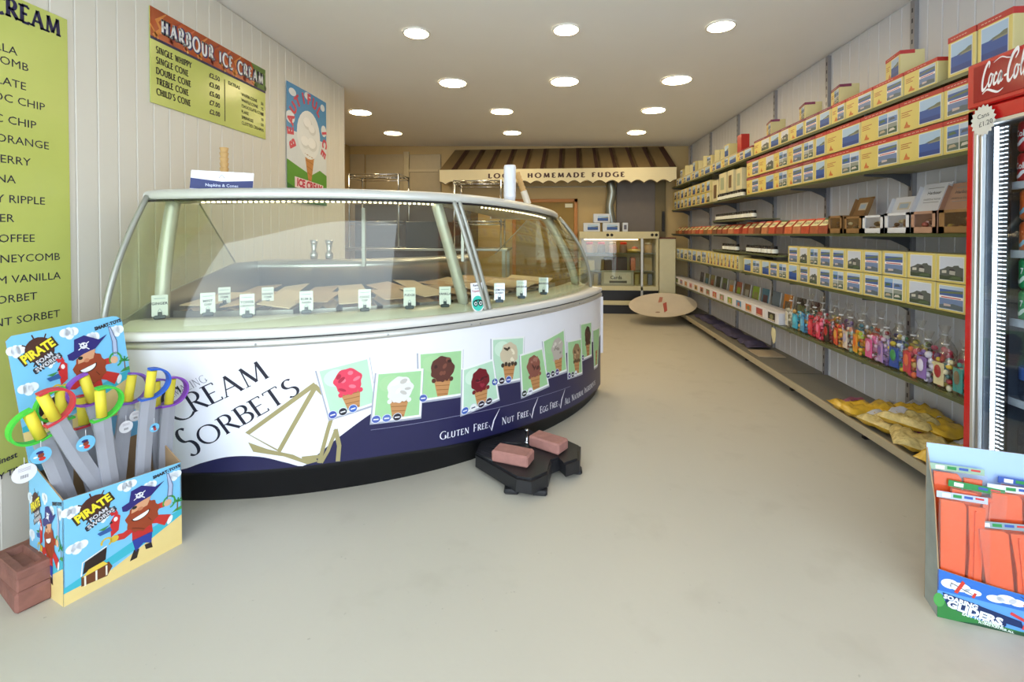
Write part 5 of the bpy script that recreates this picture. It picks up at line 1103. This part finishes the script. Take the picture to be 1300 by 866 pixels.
# ---- worktop with racks behind the display
wt = thing('steel_worktable', (-1.6, 5.75, 0), 'stainless steel work table behind the ice cream display', 'table')
MB().box((-2.9, 5.45, 1.0), (-.55, 6.05, 1.03), m_steel, ch=.004).build('top', wt)
for x in (-2.85, -.6):
    for y in (5.5, 6.0): MB().box((x-.02, y-.02, 0), (x+.02, y+.02, 1.0), m_steel).build('leg', wt)
MB().box((-2.85, 5.48, .3), (-.6, 6.02, .32), m_steel).build('lower_shelf', wt)
m_chr = mat('chrome_wire', '#c4c6c8', .18, metal=1)
def rack(nm, x0, x1, y0, y1, zt, lab, zs):
    t = thing('wire_rack', ((x0+x1)/2, (y0+y1)/2, 1.03), lab, 'rack')
    for x in (x0, x1):
        for y in (y0, y1): MB().tube([(x, y, 1.03), (x, y, zt)], .012, m_chr, 8).build('post', t)
    for z in zs:
        mb = MB()
        for a, b in (((x0, y0), (x1, y0)), ((x0, y1), (x1, y1)), ((x0, y0), (x0, y1)), ((x1, y0), (x1, y1))): mb.tube([(*a, z), (*b, z)], .008, m_chr, 6); mb.tube([(*a, z-.035), (*b, z-.035)], .005, m_chr, 6)
        for i in range(1, 12): x = x0+(x1-x0)*i/12; mb.tube([(x, y0, z), (x, y1, z)], .0035, m_chr, 5)
        mb.build('wire_shelf', t)
    return t
rack('a', -2.5, -1.88, 5.55, 5.95, 1.93, 'chrome wire rack standing behind the left half of the display', (1.35, 1.65, 1.92))
rack('b', -1.20, -.64, 5.55, 5.95, 1.84, 'chrome wire rack behind the paper cup stack', (1.35, 1.60, 1.83))
k_ = MB().box((-1.78, 5.5, 1.031), (-1.3, 5.95, 1.35), mat('dark_appliance', '#4a4844', .3, metal=.3), ch=.01); k_.build('counter_appliance', label='dark boxy appliance on the steel work table behind the display', cat='appliance')
MB().box((-2.80, 6.4, 0), (-1.15, 7.0, 1.62), mat('brown_grey_cabinet', '#5f574a', .5), ch=.01).build('tall_cabinet', label='wide brown-grey cabinet behind the racks and the display', cat='cabinet')
for (x, nm) in ((-1.62, 'left'), (-1.52, 'right')):
    MB().lathe([(.02, 0), (.025, .03), (.012, .05), (.02, .10), (.026, .12)], m_chr, 12, c=(x+.1, 2.86, 1.042)).build('steel_cup', label='small steel scoop cup on the rear rail of the display, %s one' % nm, cat='cup')
# ================================================================ FLOOR THINGS
m_brick = mat('red_clay_brick', '#a5746a', .8, var=.22, scale=26, bump=.5); m_brick2 = mat('worn_brick', '#85584c', .85, var=.5, scale=18, bump=.6)
def brick(loc, rz, lab, l=.19, w=.1, h=.056, m=None, frog=False, tilt=0):
    t = thing('brick', loc, lab, 'brick', rz=rz); m = m or m_brick
    mb = MB()
    if not frog: mb.box((-l/2, -w/2, 0), (l/2, w/2, h), m, ch=.008)
    else:
        e = .022; mb.box((-l/2, -w/2, 0), (l/2, w/2, h-.022), m, ch=.004)
        vs = [(-l/2, -w/2), (l/2, -w/2), (l/2, w/2), (-l/2, w/2)]; inn = [(x*(1-e*2/l), y*(1-e*2/w)) for x, y in vs]; bot = [(x*.8, y*.7) for x, y in inn]
        V = [(*p, h-.024) for p in vs]+[(*p, h-.004) for p in vs]+[(*p, h) for p in [(x*.97, y*.95) for x, y in vs]]+[(*p, h) for p in inn]+[(*p, h-.018) for p in bot]
        F = [(4*k_+i, 4*k_+(i+1) % 4, 4*k_+4+(i+1) % 4, 4*k_+4+i) for k_ in range(4) for i in range(4)]+[(16, 17, 18, 19)]
        mb.add(V, F, m)
    mb.build('clay_body', t, local=True); return t
pb_ = thing('plastic_sign_base', (-.14, 2.38, 0), 'black plastic weight base on the floor in front of the display, carrying two bricks', 'base')
cut = [(-.405, 2.346), (-.177, 2.13), (-.105, 2.115), (-.03, 2.19), (-.015, 2.31), (.025, 2.345), (.055, 2.285), (.125, 2.34), (.14, 2.49), (.06, 2.57), (-.01, 2.54), (-.07, 2.60), (-.15, 2.68), (-.30, 2.66), (-.41, 2.52)]
MB().prism([(x*.985-.002, y) for x, y in cut], .022, .080, m_dark).build('upper_shell', pb_)
cx_, cy_ = -.14, 2.38
MB().prism([(cx_+(x-cx_)*.94, cy_+(y-cy_)*.94) for x, y in cut], .08, .09, m_dark).build('top_rim', pb_)
for x, y in ((-.20, 2.17), (-.07, 2.17), (.10, 2.38), (-.36, 2.40), (-.3, 2.58), (.03, 2.5)): MB().box((x-.035, y-.03, 0), (x+.035, y+.03, .024), m_dark, ch=.008).build('foot', pb_)
for i in range(5): MB().tube([(-.40+.02*i, 2.36+.035*i, .086), (-.30+.03*i, 2.27+.05*i, .092)], .006, m_dark, 6).build('rib', pb_)
MB().lathe([(.014, .088), (.014, .10), (.008, .103), (.008, .155), (.010, .158), (.010, .165), (.0, .167)], m_chr, 12, c=(-.148, 2.484, 0)).build('metal_stud', pb_)
brick((-.205, 2.285, .0905), math.atan2(-.05, .157), 'reddish brick on the black base, nearer the camera')
brick((-.035, 2.445, .0905), math.atan2(-.098, .158), 'reddish brick on the black base, farther from the camera beside the metal stud', l=.185)
u1 = Vector((.44, .898)); u2 = Vector((-.898, .44))
c0 = Vector((-1.685, 1.315)); cc = c0+u1*.045+u2*.10
brick((cc.x, cc.y, 0), math.atan2(u2.y, u2.x), 'worn brick on the floor at the bottom left, underneath another brick', l=.2, w=.09, h=.066, m=m_brick2)
brick((cc.x-.004, cc.y, .0665), math.atan2(u2.y, u2.x)+.06, 'worn brick with a hollow top lying on another brick beside the pirate box', l=.2, w=.088, h=.066, m=m_brick2, frog=True)
# ---- pirate sword box
A = Vector((-1.572, 1.363, 0)); FU = Vector((.375, .927, 0)).normalized(); DU = Vector((-.935, .356, 0)).normalized(); FW, DW, FH = .352, .242, .345
bx = thing('toy_sword_box', tuple(A+FU*FW/2+DU*DW/2), 'sky blue pirate printed cardboard display box full of foam swords', 'display box')
m_skyc = mat('sky_blue_card', '#7cc4ea', .35, var=.03); m_brown = mat('raw_cardboard', '#a88a66', .8)
def pbox(u, w, z): return A+FU*u+DU*w+Vector((0, 0, z))
def slab(mb, pts, th, nrm, m): 
    a = [Vector(p) for p in pts]; b = [p+Vector(nrm)*th for p in a]; k = len(a)
    mb.add(a, [tuple(range(k))], m[0]); mb.add(b, [tuple(range(k))[::-1]], m[1]); mb.add(a+b, [(i, k+i, k+(i+1) % k, (i+1) % k) for i in range(k)], m[1])
mb = MB()
slab(mb, [pbox(0, 0, 0), pbox(FW, 0, 0), pbox(FW, 0, .318), pbox(0, 0, FH-.0)], .004, DU, (m_skyc, m_brown)); mb.build('front_wall', bx)
mb = MB(); slab(mb, [pbox(0, DW, 0), pbox(0, 0, 0), pbox(0, 0, FH), pbox(0, DW, .43)], .004, FU, (m_skyc, m_brown)); mb.build('side_wall', bx)
mb = MB(); slab(mb, [pbox(FW, 0, 0), pbox(FW, DW, 0), pbox(FW, DW, .43), pbox(FW, 0, .318)], -.004, FU, (m_skyc, m_brown)); mb.build('side_wall', bx)
mb = MB(); slab(mb, [pbox(0, DW, 0), pbox(FW, DW, 0), pbox(FW, DW, .43), pbox(0, DW, .43)], -.004, DU, (m_brown, m_brown)); mb.build('back_wall', bx)
MB().add([pbox(0, 0, .004), pbox(FW, 0, .004), pbox(FW, DW, .004), pbox(0, DW, .004)], [(0, 1, 2, 3)], m_brown).build('bottom', bx)
def pirate_art(d, W_, H_, mini=False):
    R = lambda c, ps, L: d.poly(c, ps, L)
    for x, y, s_ in ((.06, .86, .07), (.50, .93, .08), (.70, .84, .06), (.93, .86, .07), (.10, .50, .08), (.30, .70, .05), (.62, .68, .04)):
        for k_ in (-1, 0, 1): R('#eef3f8', ell(x*W_+k_*s_*W_*.5, y*H_+.004*abs(k_), s_*W_*.55, .016*(1.3-abs(k_)*.4), 14), 1)
    R('#3fb4c8', [(0, .17*H_), (W_, .44*H_), (W_, .30*H_), (0, .10*H_)], 2); R('#e8cf88', [(0, .0), (W_, .0), (W_, .36*H_), (.7*W_, .24*H_), (.35*W_, .12*H_), (0, .12*H_)], 3)
    R('#4a9a4a', [(.90*W_, .43*H_), (W_, .43*H_), (W_, .47*H_), (.94*W_, .46*H_)], 4); d.polys('#8a5a2c', stroke([(.955*W_, .44*H_), (.96*W_, .54*H_)], .004), 4)
    for k_ in range(5): d.polys('#2f8a3c', stroke([(.96*W_, .54*H_), (.96*W_+.018*math.cos(k_*.8-.2), .54*H_+.016*math.sin(k_*.8-.2))], .005), 5)
    wx, wy = .24*W_, .83*H_
    for k_ in range(8): w = PI*k_/4+.3; d.polys('#4a2a1a', stroke([(wx, wy), (wx+.052*math.cos(w), wy+.055*math.sin(w))], .004), 4)
    R('#4a2418', ell(wx, wy, .042, .042), 5)
    d.text('#3a2a10', 'PIRATE', wx+.002, wy-.015, .029, 6, 'c', bold=.10, rot=.42, sx=.85); d.text('#f0dc30', 'PIRATE', wx, wy-.013, .027, 7, 'c', bold=.045, rot=.42, sx=.85)
    d.text('#2c2c34', 'FOAM', wx+.012, wy-.036, .015, 6, 'c', bold=.12, rot=.42); d.text('#d8d8dc', 'FOAM', wx+.011, wy-.035, .0135, 7, 'c', bold=.03, rot=.42)
    d.text('#2c2c34', 'SWORDS', wx+.019, wy-.053, .015, 6, 'c', bold=.12, rot=.42); d.text('#d8d8dc', 'SWORDS', wx+.018, wy-.052, .0135, 7, 'c', bold=.03, rot=.42)
    cx, cy = .62*W_, .56*H_
    R('#c02c28', [(cx-.03, cy-.03), (cx+.03, cy-.03), (cx+.035, cy-.085), (cx-.03, cy-.085)], 6)
    d.polys('#c8302a', stroke([(cx+.02, cy-.03), (cx+.055, cy-.045), (cx+.085, cy-.065)], [.03, .03, .04]), 6); R('#f0f0f0', ell(cx+.092, cy-.068, .008, .017, 12, -.4), 7)
    d.polys('#c8302a', stroke([(cx+.015, cy-.02), (cx+.05, cy+.005), (cx+.075, cy+.005)], [.02, .022, .022]), 6)
    d.polys('#c8302a', stroke([(cx-.02, cy-.035), (cx-.055, cy-.05), (cx-.075, cy-.045)], [.022, .024, .022]), 6); d.polys('#d8b83c', stroke(_arc(cx-.105, cy-.045, .014, .014, -60, 200, 8), .006), 7); R('#d8b83c', ell(cx-.082, cy-.045, .012, .012), 7)
    R('#2c3f9a', [(cx-.03, cy-.082), (cx+.033, cy-.082), (cx+.03, cy-.125), (cx+.005, cy-.11), (cx-.02, cy-.13)], 6); R('#2a1c1a', [(cx+.008, cy-.12), (cx+.03, cy-.122), (cx+.034, cy-.145), (cx+.012, cy-.14)], 6); R('#2a1c1a', [(cx-.025, cy-.12), (cx-.008, cy-.125), (cx-.016, cy-.155), (cx-.038, cy-.155)], 6)
    R('#9a4020', [(cx+.004+(.052+.004*math.sin(9*q_))*math.cos(q_), cy-.004+(.056+.005*math.sin(11*q_))*math.sin(q_)) for q_ in [2*PI*i_/36 for i_ in range(36)]], 8); d.polys('#6e2a14', stroke([(cx-.03, cy-.035), (cx-.012, cy-.045), (cx+.008, cy-.058)], .003)+stroke([(cx+.02, cy-.02), (cx+.03, cy-.035)], .003), 9)
    R('#d8a078', [(cx-.032, cy+.02), (cx+.018, cy+.028), (cx+.03, cy+.058), (cx-.028, cy+.05)], 9); R('#3a1a14', ell(cx-.003, cy+.004, .030, .019, 16, .25, 180, 360), 10); R('#f6f6f2', ell(cx-.003, cy+.003, .026, .015, 16, .25, 180, 360), 11); R('#1c1c1c', ell(cx-.022, cy+.038, .008, .006, 10), 10); R('#c8805c', ell(cx-.004, cy+.026, .009, .007, 10), 11)
    R('#2a2470', [(cx-.058, cy+.04), (cx-.045, cy+.035), (cx-.01, cy+.05), (cx+.03, cy+.06), (cx+.075, cy+.10), (cx+.055, cy+.062), (cx+.085, cy+.098), (cx+.04, cy+.092), (cx-.005, cy+.115), (cx-.032, cy+.105), (cx-.04, cy+.07), (cx-.06, cy+.058)][:5]+[(cx+.045, cy+.088), (cx, cy+.112), (cx-.032, cy+.104), (cx-.038, cy+.066), (cx-.06, cy+.058)], 11)
    R('#f0f0f4', ell(cx-.006, cy+.078, .012, .011, 12), 12); d.polys('#f0f0f4', stroke([(cx-.024, cy+.066), (cx+.012, cy+.088)], .003)+stroke([(cx-.02, cy+.088), (cx+.010, cy+.062)], .003), 12); R('#2a2470', ell(cx-.010, cy+.079, .003, .003, 6), 13); R('#2a2470', ell(cx-.001, cy+.081, .003, .003, 6), 13)
    d.polys('#5a6a90', stroke([(cx+.092, cy+.02), (cx+.096, cy+.07), (cx+.086, cy+.125)], [.019, .018, .008]), 6); d.polys('#aebdd8', stroke([(cx+.092, cy+.02), (cx+.096, cy+.07), (cx+.086, cy+.122)], [.013, .012, .004]), 7)
    d.polys('#3f9a3c', stroke(_arc(cx+.09, cy+.005, .020, .024, -80, 200, 12), .006), 7); R('#e0b08c', ell(cx+.085, cy+.005, .013, .013), 8)
    px_, py_ = cx-.082, cy+.01
    R('#c8282a', [(px_-.01, py_-.045), (px_+.012, py_-.03), (px_+.018, py_+.02), (px_+.004, py_+.035), (px_-.012, py_+.01)], 9); R('#2f5a9a', [(px_-.012, py_-.005), (px_-.048, py_-.012), (px_-.04, py_-.024), (px_-.006, py_-.022)], 10); R('#3f8a4a', [(px_-.012, py_+.002), (px_-.045, py_-.002), (px_-.03, py_-.01)], 10); R('#f0f0f0', ell(px_+.004, py_+.014, .006, .008, 10), 10); R('#2a2a2a', [(px_-.008, py_+.014), (px_-.016, py_+.004), (px_-.004, py_+.004)], 10); R('#c8282a', [(px_-.008, py_+.03), (px_-.014, py_+.045), (px_+.002, py_+.040), (px_+.006, py_+.048), (px_+.012, py_+.03)], 10)
    hx, hy = .24*W_, .17*H_
    R('#6a3a1c', [(hx-.04, hy-.022), (hx+.03, hy-.03), (hx+.045, hy-.005), (hx+.035, hy+.018), (hx-.04, hy+.01)], 6); R('#e8c84a', [(hx-.038, hy+.006), (hx+.032, hy+.012), (hx+.02, hy+.028), (hx-.02, hy+.024)], 7); R('#2c1a14', [(hx-.036, hy+.016), (hx-.03, hy+.055), (hx+.03, hy+.072), (hx+.026, hy+.03)], 6); d.polys('#f0ece0', stroke([(hx-.04, hy+.012), (hx-.036, hy+.056), (hx+.03, hy+.076)], .004), 8)
    for k_ in (-.03, 0, .028): d.polys('#f0e8d8', stroke([(hx+k_, hy-.026), (hx+k_, hy+.008)], .005), 8)
    d.text('#2c2c34', 'SMART-TOYS', W_*.86, H_*.93, .011, 6, 'c', bold=.06, rot=.15)
d = Dec(lambda x, y: (x, y*(FH-(FH-.318)*x/FW)/FH)); pirate_art(d, FW, FH)
d.build('print', lambda u, v, h: tuple(pbox(u, -h, v)), bx, step=.00018)
d = Dec(lambda x, y: (x*DW/FW, y)); pirate_art(d, FW, FH)
d.build('print', lambda u, v, h: tuple(pbox(-h, DW-u, v)), bx, step=.00018)
# header board leaning back against the wall
hl = .492; nrm = -DU; ta = math.radians(6.8)
HX = FU*math.cos(ta)+Vector((0, 0, 1))*math.sin(ta)*.55; up = Vector((0, 0, 1))*math.cos(ta)-FU*math.sin(ta)
mb = MB(); hw = .325; o = pbox(.004, DW-.008, .375)
def hd_pt(u, v, h): return tuple(o+HX*u+up*v+nrm*h)
outl = [(0, 0), (hw, 0), (hw, hl-.03)]+[(hw-.03+.03*math.cos(a), hl-.03+.03*math.sin(a)) for a in (PI/6, PI/3)]+[(hw-.03, hl), (.015, hl-.005), (0, hl-.02)]
a = [hd_pt(u, v, 0) for u, v in outl]; b = [hd_pt(u, v, -.004) for u, v in outl]; k = len(a)
mb.add(a, [tuple(range(k))], m_skyc); mb.add(b, [tuple(range(k))[::-1]], m_brown); mb.add(a+b, [(i, k+i, k+(i+1) % k, (i+1) % k) for i in range(k)], m_brown); mb.build('header_board', bx)
d = Dec(lambda x, y: (x*.325/FW, .105+y*1.10)); pirate_art(d, FW, FH)
d.build('print', lambda u, v, h: hd_pt(u, v, h+.0003), bx, step=.00018)
# ---- foam swords
m_foam = mat('grey_foam', '#a2a3ab', .7, var=.04); m_yel = mat('yellow_foam', '#e3d23a', .6, var=.04)
GC = {'green': '#4ac840', 'red': '#cf3a44', 'purple': '#8a4ab8', 'blue': '#2f62c8', 'lilac': '#7a55b0'}
def sword(hpx, t_h, lpx, t_l, col, side, lab, tagc=None, rg=.062):
    ph = at_plane(*hpx, pbox(0, t_h, 0), DU); pl = at_plane(*lpx, pbox(0, t_l, 0), DU); dr = (ph-pl).normalized()
    # stop the blade inside the box
    L = (ph.z-.02)/dr.z; tip = ph-dr*min(L, .62)
    t = thing('foam_sword', tuple(ph), lab, 'toy sword', 'foam swords in the pirate box')
    sx_ = dr.cross(DU).normalized(); 
    if sx_.dot(FU) < 0: sx_ = -sx_
    nn = sx_.cross(dr).normalized()
    mb = MB(); w = .024; th = .009; n = 12
    vs = []
    for i in range(n+1):
        s_ = i/n; c = ph-dr*(.05+s_*((ph-tip).length-.05))+sx_*side*.03*math.sin(PI*s_*.6)*s_; ww = w*(1 if s_ < .8 else 1-(s_-.8)*3.5)
        vs += [tuple(c+sx_*ww+nn*th*.6), tuple(c+sx_*ww-nn*th*.6), tuple(c-nn*th), tuple(c-sx_*ww-nn*th*.6), tuple(c-sx_*ww+nn*th*.6), tuple(c+nn*th)]
    mb.add(vs, [(i*6+j, i*6+(j+1) % 6, (i+1)*6+(j+1) % 6, (i+1)*6+j) for i in range(n) for j in range(6)]+[(0, 1, 2, 3, 4, 5), tuple(range(n*6, n*6+6))], m_foam); mb.build('blade', t)
    MB().tube([ph-dr*.048, ph+dr*.048], .0155, m_yel, 12).build('grip', t)
    # flat D-shaped hand guard
    pts = []; 
    for i in range(19):
        q = -PI/2+PI*i/18; pts.append(ph+dr*(math.sin(q)*.055)+sx_*side*(math.cos(q)*rg))
    pts = [ph-dr*.055-sx_*side*.03]+pts+[ph+dr*.055-sx_*side*.01]
    vs = []; gw = .013; gt = .0035
    for i, p in enumerate(pts):
        tg = (pts[min(i+1, len(pts)-1)]-pts[max(i-1, 0)]).normalized(); on = tg.cross(nn).normalized()
        vs += [p+nn*gw+on*gt, p+nn*gw-on*gt, p-nn*gw-on*gt, p-nn*gw+on*gt]
    k = len(pts); MB().add(vs, [(i*4+j, i*4+(j+1) % 4, (i+1)*4+(j+1) % 4, (i+1)*4+j) for i in range(k-1) for j in range(4)]+[(0, 1, 2, 3), (4*k-4, 4*k-3, 4*k-2, 4*k-1)], flat(GC[col]), False).build('hand_guard', t)
    if tagc:
        p = at_plane(*tagc[0], tuple(ph-DU*.03), DU); r = tagc[1]; fm = frame(p, FU, Vector((0, 0, 1)), -DU)
        d = Dec()
        if tagc[2] == 'w':
            d.poly('#e6e4e6', ell(0, 0, r, r), 0)
            for k_ in range(3): d.poly('#b0a8b0', rc(-r*.5, r*.25+k_*r*.14, r*.5, r*.3+k_*r*.14), 1)
            for k_ in range(7): d.poly('#4a4850', rc(-r*.3+k_*r*.09, -r*.5, -r*.26+k_*r*.09, -r*.15), 1)
        else:
            d.poly('#6fb8dc', ell(0, 0, r, r), 0); d.poly('#2a2a6a', ell(-r*.1, r*.35, r*.35, r*.18), 1); d.poly('#8a3a20', ell(0, 0, r*.3, r*.3), 1); d.poly('#c8302a', ell(r*.1, -r*.45, r*.32, r*.22), 2); d.poly('#e8f0f4', ell(-r*.5, -r*.1, r*.2, r*.12), 1)
        d.build('round_tag', fm, t)
        MB().tube([tuple(p+Vector((0, 0, r))), tuple(p+Vector((0, 0, r+.02)))], .0012, flat('#d8d8d8'), 4).build('tag_loop', t)
sword((128, 512), .03, (134, 590), .05, 'green', 1, 'foam sword with bright green guard upright in the middle front of the box', None, .060)
sword((191, 487), .03, (178, 590), .06, 'blue', 1, 'foam sword with blue guard standing tallest on the right', ((196, 543), .016, 'b'))
sword((62, 517), .04, (108, 600), .06, 'red', 1, 'foam sword with red guard leaning left over the green ones', ((109, 563), .026, 'b'))
sword((44, 540), .07, (75, 600), .09, 'green', -1, 'foam sword with green guard at the far left of the box, white round tag below', ((52, 578), .026, 'b'))
sword((78, 513), .12, (84, 600), .12, 'green', -1, 'foam sword with green guard half hidden behind the red one', ((31, 601), .030, 'w'), .066)
sword((112, 494), .11, (142, 575), .10, 'purple', -1, 'foam sword with purple guard leaning behind the middle green one', ((160, 542), .022, 'w'))
sword((165, 493), .14, (150, 580), .12, 'lilac', 1, 'foam sword with violet guard behind the blue one', ((172, 528), .020, 'w'))
sword((216, 497), .10, (206, 585), .10, 'purple', 1, 'foam sword with purple guard at the far right of the box')
sword((105, 522), .17, (112, 590), .14, 'red', 1, 'foam sword with red guard at the back of the box, mostly hidden')
sword((198, 500), .15, (200, 585), .14, 'lilac', 1, 'foam sword with violet guard at the back right, grip just visible')
# ---- glider box
B0 = Vector((1.194, 1.579, 0)); GU = Vector((.964, -.266, 0)).normalized(); GD = Vector((.266, .964, 0)).normalized(); GW, GDp = .31, .085
gb = thing('glider_box', tuple(B0+GU*GW/2+GD*GDp/2), 'blue cardboard display box of toy gliders at the bottom right in front of the fridge', 'display box')
def gp(u, w, z): return B0+GU*u+GD*w+Vector((0, 0, z))
m_gblue = mat('glider_blue_card', '#2f6cc0', .35, var=.06); m_pale = mat('pale_blue_card', '#a9c6ee', .4, var=.03)
zf = lambda u: .152-.19*u+.25*u*u
us = [GW*i/8 for i in range(9)]
mb = MB(); slab(mb, [gp(u, 0, 0) for u in (0, GW)]+[gp(u, 0, zf(u)) for u in us[::-1]], .003, GD, (m_gblue, m_brown)); mb.build('front_wall', gb)
mb = MB(); slab(mb, [gp(0, GDp, 0), gp(0, 0, 0), gp(0, 0, .152), gp(0, .03, .36), gp(0, GDp, .50)], .003, GU, (mat('printed_side', '#8f9a98', .4, var=.4, scale=14), m_brown)); mb.build('side_wall', gb)
mb = MB(); slab(mb, [gp(GW, GDp, 0), gp(GW, 0, 0), gp(GW, 0, .125), gp(GW, .03, .36), gp(GW, GDp, .50)], -.003, GU, (m_gblue, m_brown)); mb.build('side_wall', gb)
mb = MB(); slab(mb, [gp(0, GDp, 0), gp(GW, GDp, 0), gp(GW, GDp, .515), gp(0, GDp, .515)], .003, GD, (m_pale, m_brown)); mb.build('back_wall', gb)
MB().add([gp(0, 0, .003), gp(GW, 0, .003), gp(GW, GDp, .003), gp(0, GDp, .003)], [(0, 1, 2, 3)], m_brown).build('bottom', gb)
d = Dec()
d.poly('#5a98dc', [(0, .0), (GW, 0), (GW, .07), (0, .085)], 0); d.poly('#2f7a3a', [(0, 0), (GW, 0), (GW, .03), (.2, .012), (.08, .022), (.02, .055), (0, .065)], 1)
d.poly('#4a9a4a', ell(.004, .055, .014, .022), 2); d.poly('#1f4a30', [(.05, .0), (GW, 0), (GW, .012), (.1, .008)], 2)
for x, y, a_, b_ in ((.03, .112, .022, .015), (.055, .108, .026, .014), (.085, .100, .022, .010), (.14, .095, .022, .011), (.165, .10, .024, .013), (.19, .096, .02, .011), (.26, .10, .026, .012)): d.poly('#eef2f6', ell(x, y, a_, b_), 3)
def plane(x, y, s_, r, L):
    c, s2 = math.cos(r), math.sin(r); T = lambda ps: [(x+(a*c-b*s2)*s_, y+(a*s2+b*c)*s_) for a, b in ps]
    d.polys('#3a2a20', stroke(T([(-1.3, 0), (2.6, 0)]), .12*s_), L); d.poly('#c83a2a', T([(-.2, -1.3), (.35, -1.2), (.45, 1.2), (-.1, 1.4)]), L+1); d.poly('#c83a2a', T([(2.2, -.5), (2.6, -.5), (2.6, .5), (2.2, .5)]), L+1)
plane(.052, .108, .017, -.42, 4); plane(.215, .108, .016, -.5, 4)
d.poly('#102a5a', [(.012, .082), (.11, .062), (.20, .043), (.205, .022), (.022, .047)], 5)
for t_, x, y, h_, sx_ in (('SOARING', .014, .065, .013, 1.05), ('GLIDERS', .022, .041, .021, 1.18)):
    d.text('#102a5a', t_, x, y, h_*1.05, 6, bold=.12, sx=sx_, rot=-.17); d.text('#e4eaf4', t_, x, y, h_, 7, bold=.055, sx=sx_, rot=-.17)
d.text('#e4f0e4', 'EASY TO ASSEMBLE', .06, .024, .008, 7, bold=.04, rot=-.13); d.text('#e4f0e4', 'FLYING FUN FOR ALL', .10, .011, .006, 7, bold=.04, rot=-.1)
d.poly('#e0b48c', ell(.225, .065, .014, .016), 6); d.poly('#c89a40', ell(.225, .074, .016, .012), 7); d.poly('#e0b48c', ell(.225, .062, .012, .011), 8); d.poly('#c83a3a', [(.21, .05), (.24, .05), (.255, .02), (.20, .02)], 6); d.polys('#c83a3a', stroke([(.212, .045), (.19, .055), (.175, .062)], .009), 6)
d.build('print', lambda u, v, h: tuple(gp(u, -h, v)), gb, step=.00025)
m_orf = mat('orange_foam', '#f0622a', .5, var=.05, scale=14, bump=.3); m_bag = glassy('glider_bag_film', (1, .98, .97), 1.2, .08, .04)
def glider(u, w, z0, wd, ht, tilt, lab, hc, dep=.014):
    t = thing('toy_glider_pack', tuple(gp(u, w, z0)), lab, 'toy glider', 'glider packs in the blue box')
    c_, s_ = math.cos(tilt), math.sin(tilt); gx = GU*c_+Vector((0, 0, 1))*s_; gz = Vector((0, 0, 1))*c_-GU*s_
    P_ = lambda x, h, z: gp(u, w, z0)+gx*x-GD*h+gz*z
    def plate(mb, pts, h0, h1, m):
        k = len(pts); a = [P_(x, h0, z) for x, z in pts]; b = [P_(x, h1, z) for x, z in pts]; mb.add(a+b, [tuple(range(k))[::-1], tuple(range(k, 2*k))]+[(i, (i+1) % k, k+(i+1) % k, k+i) for i in range(k)], m)
    e = .5*wd
    mb = MB(); plate(mb, [(.006, .004), (wd*.55, .004), (wd*.57, ht*.92), (wd*.5, ht*.95), (.004, ht*.95)], 0, dep*.6, m_orf); mb.build('wing', t)
    mb = MB(); plate(mb, [(wd*.58, .004), (wd*.93, .004), (wd*.90, ht*.35), (wd*.97, ht*.93), (wd*.62, ht*.93), (wd*.66, ht*.55)], 0, dep*.5, m_orf); mb.build('wing', t)
    mb = MB(); plate(mb, [(wd*.72, ht*.2), (wd*.80, ht*.2), (wd*.78, ht*.9), (wd*.74, ht*.9)], dep*.5, dep*.9, m_orf); plate(mb, [(.01, .006), (wd*.5, .006), (wd*.45, ht*.14), (.012, ht*.14)], dep*.6, dep*.95, m_orf); mb.build('tail', t)
    hh_ = .020; mb = MB(); plate(mb, [(-.004, ht*.96), (wd+.004, ht*.96), (wd+.004, ht*.96+hh_), (-.004, ht*.96+hh_)], -.001, .001, flat(hc)); hc_ = mb.build('header_card', t)
    d = Dec(); 
    for k_ in range(4): d.poly(('#e8eef4', '#2f8a4a', '#3a5aa8', '#c83a3a')[k_], rc(.01+k_*wd*.23, ht*.96+.004+.002*k_, .01+k_*wd*.23+wd*.18, ht*.96+.016), 0)
    d.build('print', lambda x, y, h: tuple(P_(x, .0012+h, y)), hc_)
    mb = MB(); plate(mb, [(-.006, 0), (wd+.006, 0), (wd+.004, ht*.98), (-.004, ht*.98)], dep+.001, dep+.0015, m_bag); mb.build('clear_bag', t)
glider(.008, .025, .012, .118, .37, .0, 'orange toy glider in a clear bag at the front left of the box', '#b8c4dc')
glider(.130, .020, .008, .125, .30, .10, 'orange toy glider in a clear bag at the front right of the box, tilted', '#8aa0a8')
glider(.022, .045, .02, .13, .395, -.06, 'orange toy glider pack with green header behind the front left one', '#2f8a4a')
glider(.150, .047, .02, .13, .40, .02, 'orange toy glider pack with white header at the back right', '#d8dce8')
glider(.006, .066, .02, .13, .435, .0, 'orange toy glider pack standing highest at the back left', '#9ab8a0')
glider(.165, .068, .02, .12, .42, -.03, 'red-orange toy glider pack at the very back right', '#3a5aa8')
